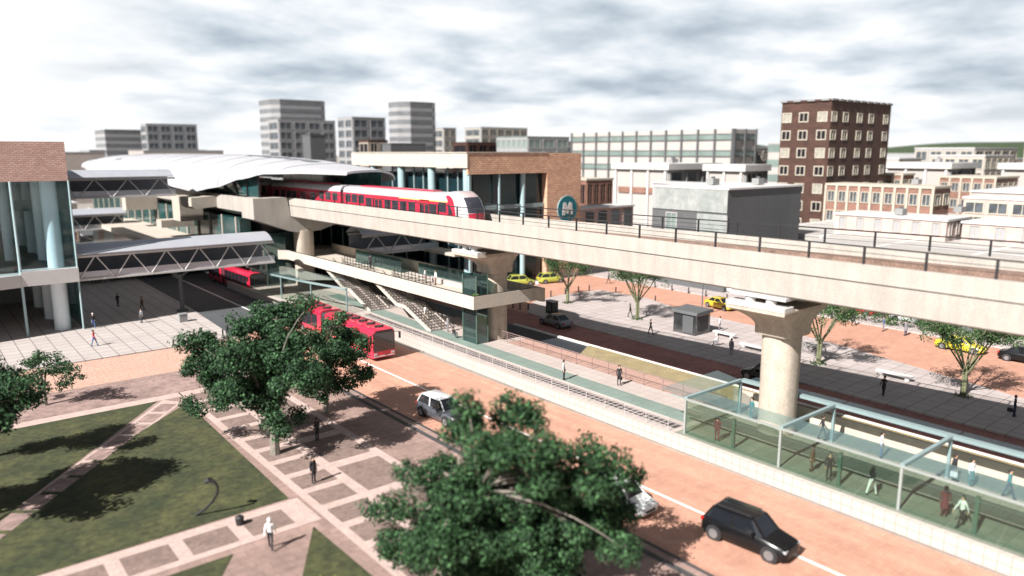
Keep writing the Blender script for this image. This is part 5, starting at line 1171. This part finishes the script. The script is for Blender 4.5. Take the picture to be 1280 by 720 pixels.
PE = [
 ('person in a dark suit on the pale park slabs, right of the lawn', 17.5, 40.6, .13, 20, 'stand', 'black', 'black', 'fair', 'short', 'coat'),
 ('person in a white top and dark trousers walking near the bottom left path', 12.5, 34.7, .13, 150, 'walk', 'white', 'black', 'fair', 'hat', None),
 ('person in black standing in the shade under the big tree', 20.6, 46.8, .13, 200, 'stand', 'black', 'black', 'dark', 'short', None),
 ('person in a red top and blue trousers alone on the sunny pale plaza', 13.8, 85.7, .12, 60, 'walk', 'red', 'blue', 'fair', 'short', None),
 ('person in black standing farthest left under the footbridge', 20.3, 106.4, .12, 40, 'phone', 'black', 'black', 'fair', 'short', 'coat'),
 ('person in brown coat bending slightly under the footbridge by the dark forked column', 22.2, 102.0, .12, 250, 'walk2', 'brown', 'black', 'fair', 'short', 'coat'),
 ('person in black jacket and jeans by the glass corner of the left hall', 15.4, 94.9, .12, 0, 'walk', 'black', 'blue', 'fair', 'hat', None),
 ('person in a grey top and long dark skirt at the plaza shadow edge', 20.3, 94.1, .12, 300, 'stand', 'grey', 'black', 'fair', 'short', 'skirt'),
 ('person in white shirt and black trousers on the green strip of the open platform', 41.7, 44.2, 1.02, 30, 'stand', 'white', 'black', 'fair', 'short', None),
 ('person in a dark suit with a briefcase on the open platform', 44.2, 40.2, 1.02, 330, 'bag', 'black', 'black', 'fair', 'short', None),
 ('person in maroon standing just inside the left end of the pavilion', 40.3, 27.8, 1.02, 100, 'stand', 'maroon', 'maroon', 'fair', 'short', None),
 ('person in teal at the back of the pavilion beside the near pier', 45.5, 28.6, 1.02, 250, 'stand', 'teal', 'teal', 'fair', 'short', None),
 ('person in black at the back of the second pavilion bay', 46.0, 23.5, 1.02, 30, 'walk', 'black', 'black', 'fair', 'short', None),
 ('person in a white top and blue trousers at the back of the pavilion', 46.0, 19.6, 1.02, 10, 'stand', 'white', 'blue', 'fair', 'short', None),
 ('person in brown just right of the near pier base, front of the pavilion', 40.75, 21.3, 1.02, 200, 'stand', 'brown', 'brown', 'fair', 'short', 'coat'),
 ('person in black by the pavilion glass, right of the person in brown', 40.3, 20.0, 1.02, 300, 'stand', 'black', 'black', 'fair', 'short', None),
 ('person in black top and white trousers by the pavilion glass', 40.3, 17.5, 1.02, 70, 'walk2', 'black', 'white', 'fair', 'long', None),
 ('person in dark clothes with a white bag by the third rear post', 45.8, 15.3, 1.02, 20, 'bag', 'black', 'black', 'fair', 'short', None),
 ('person in a pale top and teal skirt right of the third rear post', 45.8, 14.4, 1.02, 340, 'stand', 'white', 'teal', 'fair', 'long', 'skirt'),
 ('person in teal and navy at the back of the pavilion, farthest right', 45.8, 12.5, 1.02, 0, 'walk', 'teal', 'navy', 'fair', 'short', None),
 ('person in a maroon dress by the pavilion glass near the bottom right', 40.8, 13.9, 1.02, 120, 'stand', 'maroon', 'maroon', 'fair', 'long', 'skirt'),
 ('person in a white shirt and dark trousers beside the person in the maroon dress', 40.3, 12.9, 1.02, 240, 'walk', 'white', 'black', 'fair', 'short', None),
 ('person in black stretching one arm forward on the shaded plaza strip', 61.1, 26.3, .13, 270, 'point', 'black', 'black', 'fair', 'short', None),
 ('person in navy with a bag at the right edge of the plaza', 63.8, 17.7, .13, 20, 'bag', 'navy', 'navy', 'fair', 'short', None),
 ('person in black walking alone on the dark plaza strip left of the kiosk', 62.4, 52.3, .13, 10, 'walk', 'black', 'black', 'fair', 'short', None),
 ('person in grey standing beside the seated pair on the dark strip', 62.1, 41.7, .13, 100, 'stand', 'grey', 'grey', 'fair', 'short', 'coat'),
 ('person in black walking by the second vase tree', 67.3, 59.7, .13, 60, 'walk2', 'black', 'black', 'fair', 'short', None),
 ('person in black crossing the brick street near the iron fence', 83.0, 78.2, 0, 200, 'walk', 'black', 'black', 'fair', 'short', None),
 ('person in a white shirt beside the lime taxis', 70.5, 80.6, 0, 90, 'walk', 'white', 'grey', 'fair', 'short', None),
 ('person in white standing by the back corner of the grey kiosk', 69.6, 48.4, .13, 200, 'stand', 'white', 'grey', 'fair', 'short', None),
 ('person in grey with a red bag on the elevated walkway', 48.0, 70.6, 5.1, 0, 'bag', 'grey', 'black', 'fair', 'short', None),
 ('person in white, left one of the pair on the elevated walkway', 45.7, 71.9, 5.1, 60, 'stand', 'white', 'beige', 'fair', 'short', None),
 ('person in white and brown, right one of the pair on the elevated walkway', 45.9, 70.0, 5.1, 260, 'stand', 'white', 'brown', 'fair', 'short', None),
 ('person in dark clothes on the walkway between the stair openings', 46.6, 86.5, 5.1, 120, 'stand', 'black', 'black', 'fair', 'short', None),
 ('person in grey standing at the foot of the nearer stair', 43.8, 64.6, 1.02, 80, 'stand', 'grey', 'grey', 'fair', 'short', None),
 ('person in white climbing the nearer stair', 43.2, 68.0, 1.75, 180, 'walk', 'white', 'beige', 'fair', 'short', None),
 ('person in grey and black under the farthest glass shelter', 38.8, 97, 1.02, 180, 'stand', 'grey', 'black', 'fair', 'short', None),
 ('person in black by the far kerb, under the viaduct edge', 84.6, 40.5, 0, 40, 'walk', 'black', 'black', 'fair', 'short', None),
 ('person in blue by the far kerb, in front of the small trees', 84.4, 37.0, 0, 200, 'stand', 'blue', 'grey', 'fair', 'short', None),
 ('person in grey coat by the far kerb near the yellow taxi', 84.3, 34.5, 0, 160, 'stand', 'grey', 'navy', 'fair', 'short', 'coat'),
]
for a in PE: person(a[0], a[1], a[2], a[3], F(a[4]), *a[5:])
person('person seated in a pale top beside the standing person in grey', 64.2, 44.8, .13, F(200), 'sit', 'white', 'grey')
person('person seated in dark clothes on a stool near the foot of the stair', 42.6, 61.8, 1.02, F(100), 'sit', 'black', 'grey')
def thingm(name, label, cat, mb, m, loc, group=None): return tag(mb.build(name, m, loc=loc), label, cat, group)
hb_ = [((44.45, 40.3), 1.02, 'black briefcase held beside the person in the dark suit'), ((45.5, 15.2), 1.02, 'white bag held by the person at the third rear post'), ((48.3, 70.6), 5.1, 'red bag carried on the elevated walkway'), ((63.5, 17.9), .13, 'dark shoulder bag held at the right edge of the plaza')]
for (x, y), z, l_ in hb_:
    m_ = CL['red'] if 'red' in l_ else CL['white'] if 'white' in l_ else CL['black']
    b = MB(); b.loft([rr_ for rr_ in [[(px_, py_, z+zz) for px_, py_ in rrect(.12*k, .40*k, .04, 2, x, y)] for zz, k in ((.42, .95), (.5, 1.05), (.70, 1.0), (.74, .85))]]); b.bar((x, y-.1, z+.74), (x, y-.04, z+.86), .02); b.bar((x, y+.1, z+.74), (x, y+.04, z+.86), .02); b.bar((x, y-.04, z+.86), (x, y+.04, z+.86), .02)
    thingm('handbag', l_, 'bag', b, m_, (x, y, z))

# ------------------------------------------------------------------ street furniture
def bench(label, x, y, rz, L=2.6):
    t = T('stone_bench', label, 'bench', (x, y, .12), rz, group='pale stone benches')
    MB().prism(rrect(.6, L, .08, 2), .36, .50).build('seat', M['white'], t)
    for s in (-1, 1): MB().prism(rrect(.42, .36, .05, 2, 0, s*(L/2-.45)), 0, .36).build('leg', M['white'], t)
for l_, x, y, rz, L in (('pale stone bench on the sunny plaza left of the near pier', 68.0, 46.6, 0, 2.8), ('pale stone bench at the shade edge, touching the pier outline', 65.6, 41.4, 0, 3.2), ('pale stone bench near the reaching person, right of the pier', 66.9, 28.0, 0, 3.2), ('short pale bench between the pier and the vase tree', 70.6, 38.2, 0, 1.5)): bench(l_, x, y, R(rz), L)
k = T('street_kiosk', 'shiny grey metal kiosk with an arched roof on the sunny plaza', 'kiosk', (67.0, 50.3, .12), R(0))
ms_ = mat('kiosk_steel', (.16, .165, .17), .18, metal=.8, var=.5, vs=.8)
g = [(-1.3, 0), (-1.3, 2.2), (-1.05, 2.42), (1.05, 2.42), (1.3, 2.2), (1.3, 0)]
MB().extr(g, 'y', -1.5, 1.5).build('body', ms_, k)
MB().extr([(-1.5, 2.35), (-1.35, 2.6), (1.35, 2.75), (1.6, 2.5), (1.6, 2.42), (-1.5, 2.28)], 'y', -1.75, 1.75).build('roof', M['greyconc'], k)
MB().box(-.9, .9, -1.56, -1.505, .5, 2.1).build('shutter', TRIMB, k); MB().box(-1.36, -1.305, -1.2, .2, .2, 2.1).build('door_panel', M['greyconc'], k)
def bollard(x, y, grp, lab):
    b = MB(); b.tube((x, y, 0), (x, y, .75), .09, 8); b.tube((x, y, .75), (x, y, .9), .11, 8, .05); b.tube((x, y, .0), (x, y, .06), .16, 8)
    thingm('bollard', lab, 'bollard', b, M['black'], (x, y, 0), grp)
for x, y in ((64.6, 75.3), (66.7, 75.6), (69.2, 76.2), (72, 76.2), (74.5, 76.1), (76.4, 75.8), (78.3, 72.3), (77.6, 64.4), (60.2, 73.6), (60.3, 72.3), (60.6, 71.0)): bollard(x, y, 'black bollards edging the plaza', 'short black bollard standing along the curved plaza edge')
for x, y in ((86.2, 71.7), (86.2, 68.5), (86.2, 65.5), (86.2, 62.5), (86.2, 59), (86.2, 50), (86.2, 44)): bollard(x, y, 'black bollards by the far kerb', 'short black bollard standing along the far kerb of the brick street')
for x, y in ((26.8, 83.6), (25.6, 81.6)): bollard(x, y, 'bollards on the pale corner', 'short dark bollard on the rounded corner of the pale plaza')
b = MB(); b.box(-.45, .45, -.35, .35, 0, .9); b.box(-.5, .5, -.4, .4, .9, 1.0); o = thingm('plaza_planter', 'grey stone planter box on the pale plaza near the bus road', 'planter', b, M['stone2'], (0, 0, 0)); o.location = (24.3, 91.8, .12)
def machine(x, y, l_):
    t = T('parcel_locker', l_, 'ticket machine', (x, y, .12)); MB().box(-.5, .5, -.6, .6, 0, 1.5).build('cabinet', TRIMB, t); MB().box(-.56, .56, -.66, .66, 1.5, 1.62).build('lid', M['steel'], t); MB().box(-.54, -.505, -.4, .4, .3, 1.3).build('front_panel', M['greyconc'], t)
machine(61.6, 67.6, 'black cabinet on the shaded plaza strip near the walkway ramp')
s = T('street_sign', 'dark sign panel on a tall thin pole beside the kiosk', 'sign', (75.2, 55.0, 0)); MB().tube((0, 0, 0), (0, 0, 4.9), .07, 8).build('pole', M['greyconc'], s); MB().box(-.08, .08, -1.1, 1.1, 4.3, 5.1).build('panel', M['greyconc'], s)
# curved dark spout on the lawn (hooked bar) and round litter drum on the path
b = MB(); pts = [(-.9, 0, .0), (-.35, .1, .35), (.1, .1, .8), (.42, .05, 1.3), (.5, 0, 1.7), (.38, -.05, 2.0), (.1, -.05, 2.15), (-.12, -.02, 2.05)]
for i in range(len(pts)-1): b.tube(pts[i], pts[i+1], .07 if i < 6 else .13, 8, .08 if i < 5 else .15)
o = thingm('hooked_lamp', 'low dark hooked lamp bending over the lawn', 'lamp', b, M['black'], (0, 0, 0)); o.location = (11.3, 40.3, .13); o.rotation_euler = (0, 0, -AZ)
b = MB(); b.tube((0, 0, 0), (0, 0, .42), .20, 14, .24); b.tube((0, 0, .42), (0, 0, .52), .24, 14, .12); o = thingm('litter_drum', 'round dark litter drum on the lower path slabs', 'bin', b, M['black'], (0, 0, 0)); o.location = (12.2, 38.3, .13)
# market stalls across the street
sr = random.Random(3)
for i, (y, c, l_) in enumerate(((53, 'red', 'red canopied stall across the brick street, left of the near pier capital'), (48.5, 'white', 'white canopied stall beyond the hedge'), (44.6, 'red', 'red canopied stall beyond the hedge, between pale cars'), (40.8, 'blue', 'blue canopied stall beyond the hedge'), (26, 'teal', 'teal canopied stall near the right edge'))):
    t = T('market_stall', l_, 'stall', (96.0, y, 0), group='stalls across the street')
    for sx_ in (-1, 1):
        for sy_ in (-1, 1): MB().tube((sx_*1.1, sy_*1.3, 0), (sx_*1.1, sy_*1.3, 2.2), .05, 6).build('post', M['steel'], t)
    MB().loft([[(-1.3, -1.6, 2.15), (1.3, -1.6, 2.15), (1.3, 1.6, 2.15), (-1.3, 1.6, 2.15)], [(-.1, -.1, 2.9), (.1, -.1, 2.9), (.1, .1, 2.9), (-.1, .1, 2.9)]]).build('canopy', CL[c], t)
    MB().box(-1, 1, -1.2, 1.2, .5, .95).build('counter', M['palewall'], t)
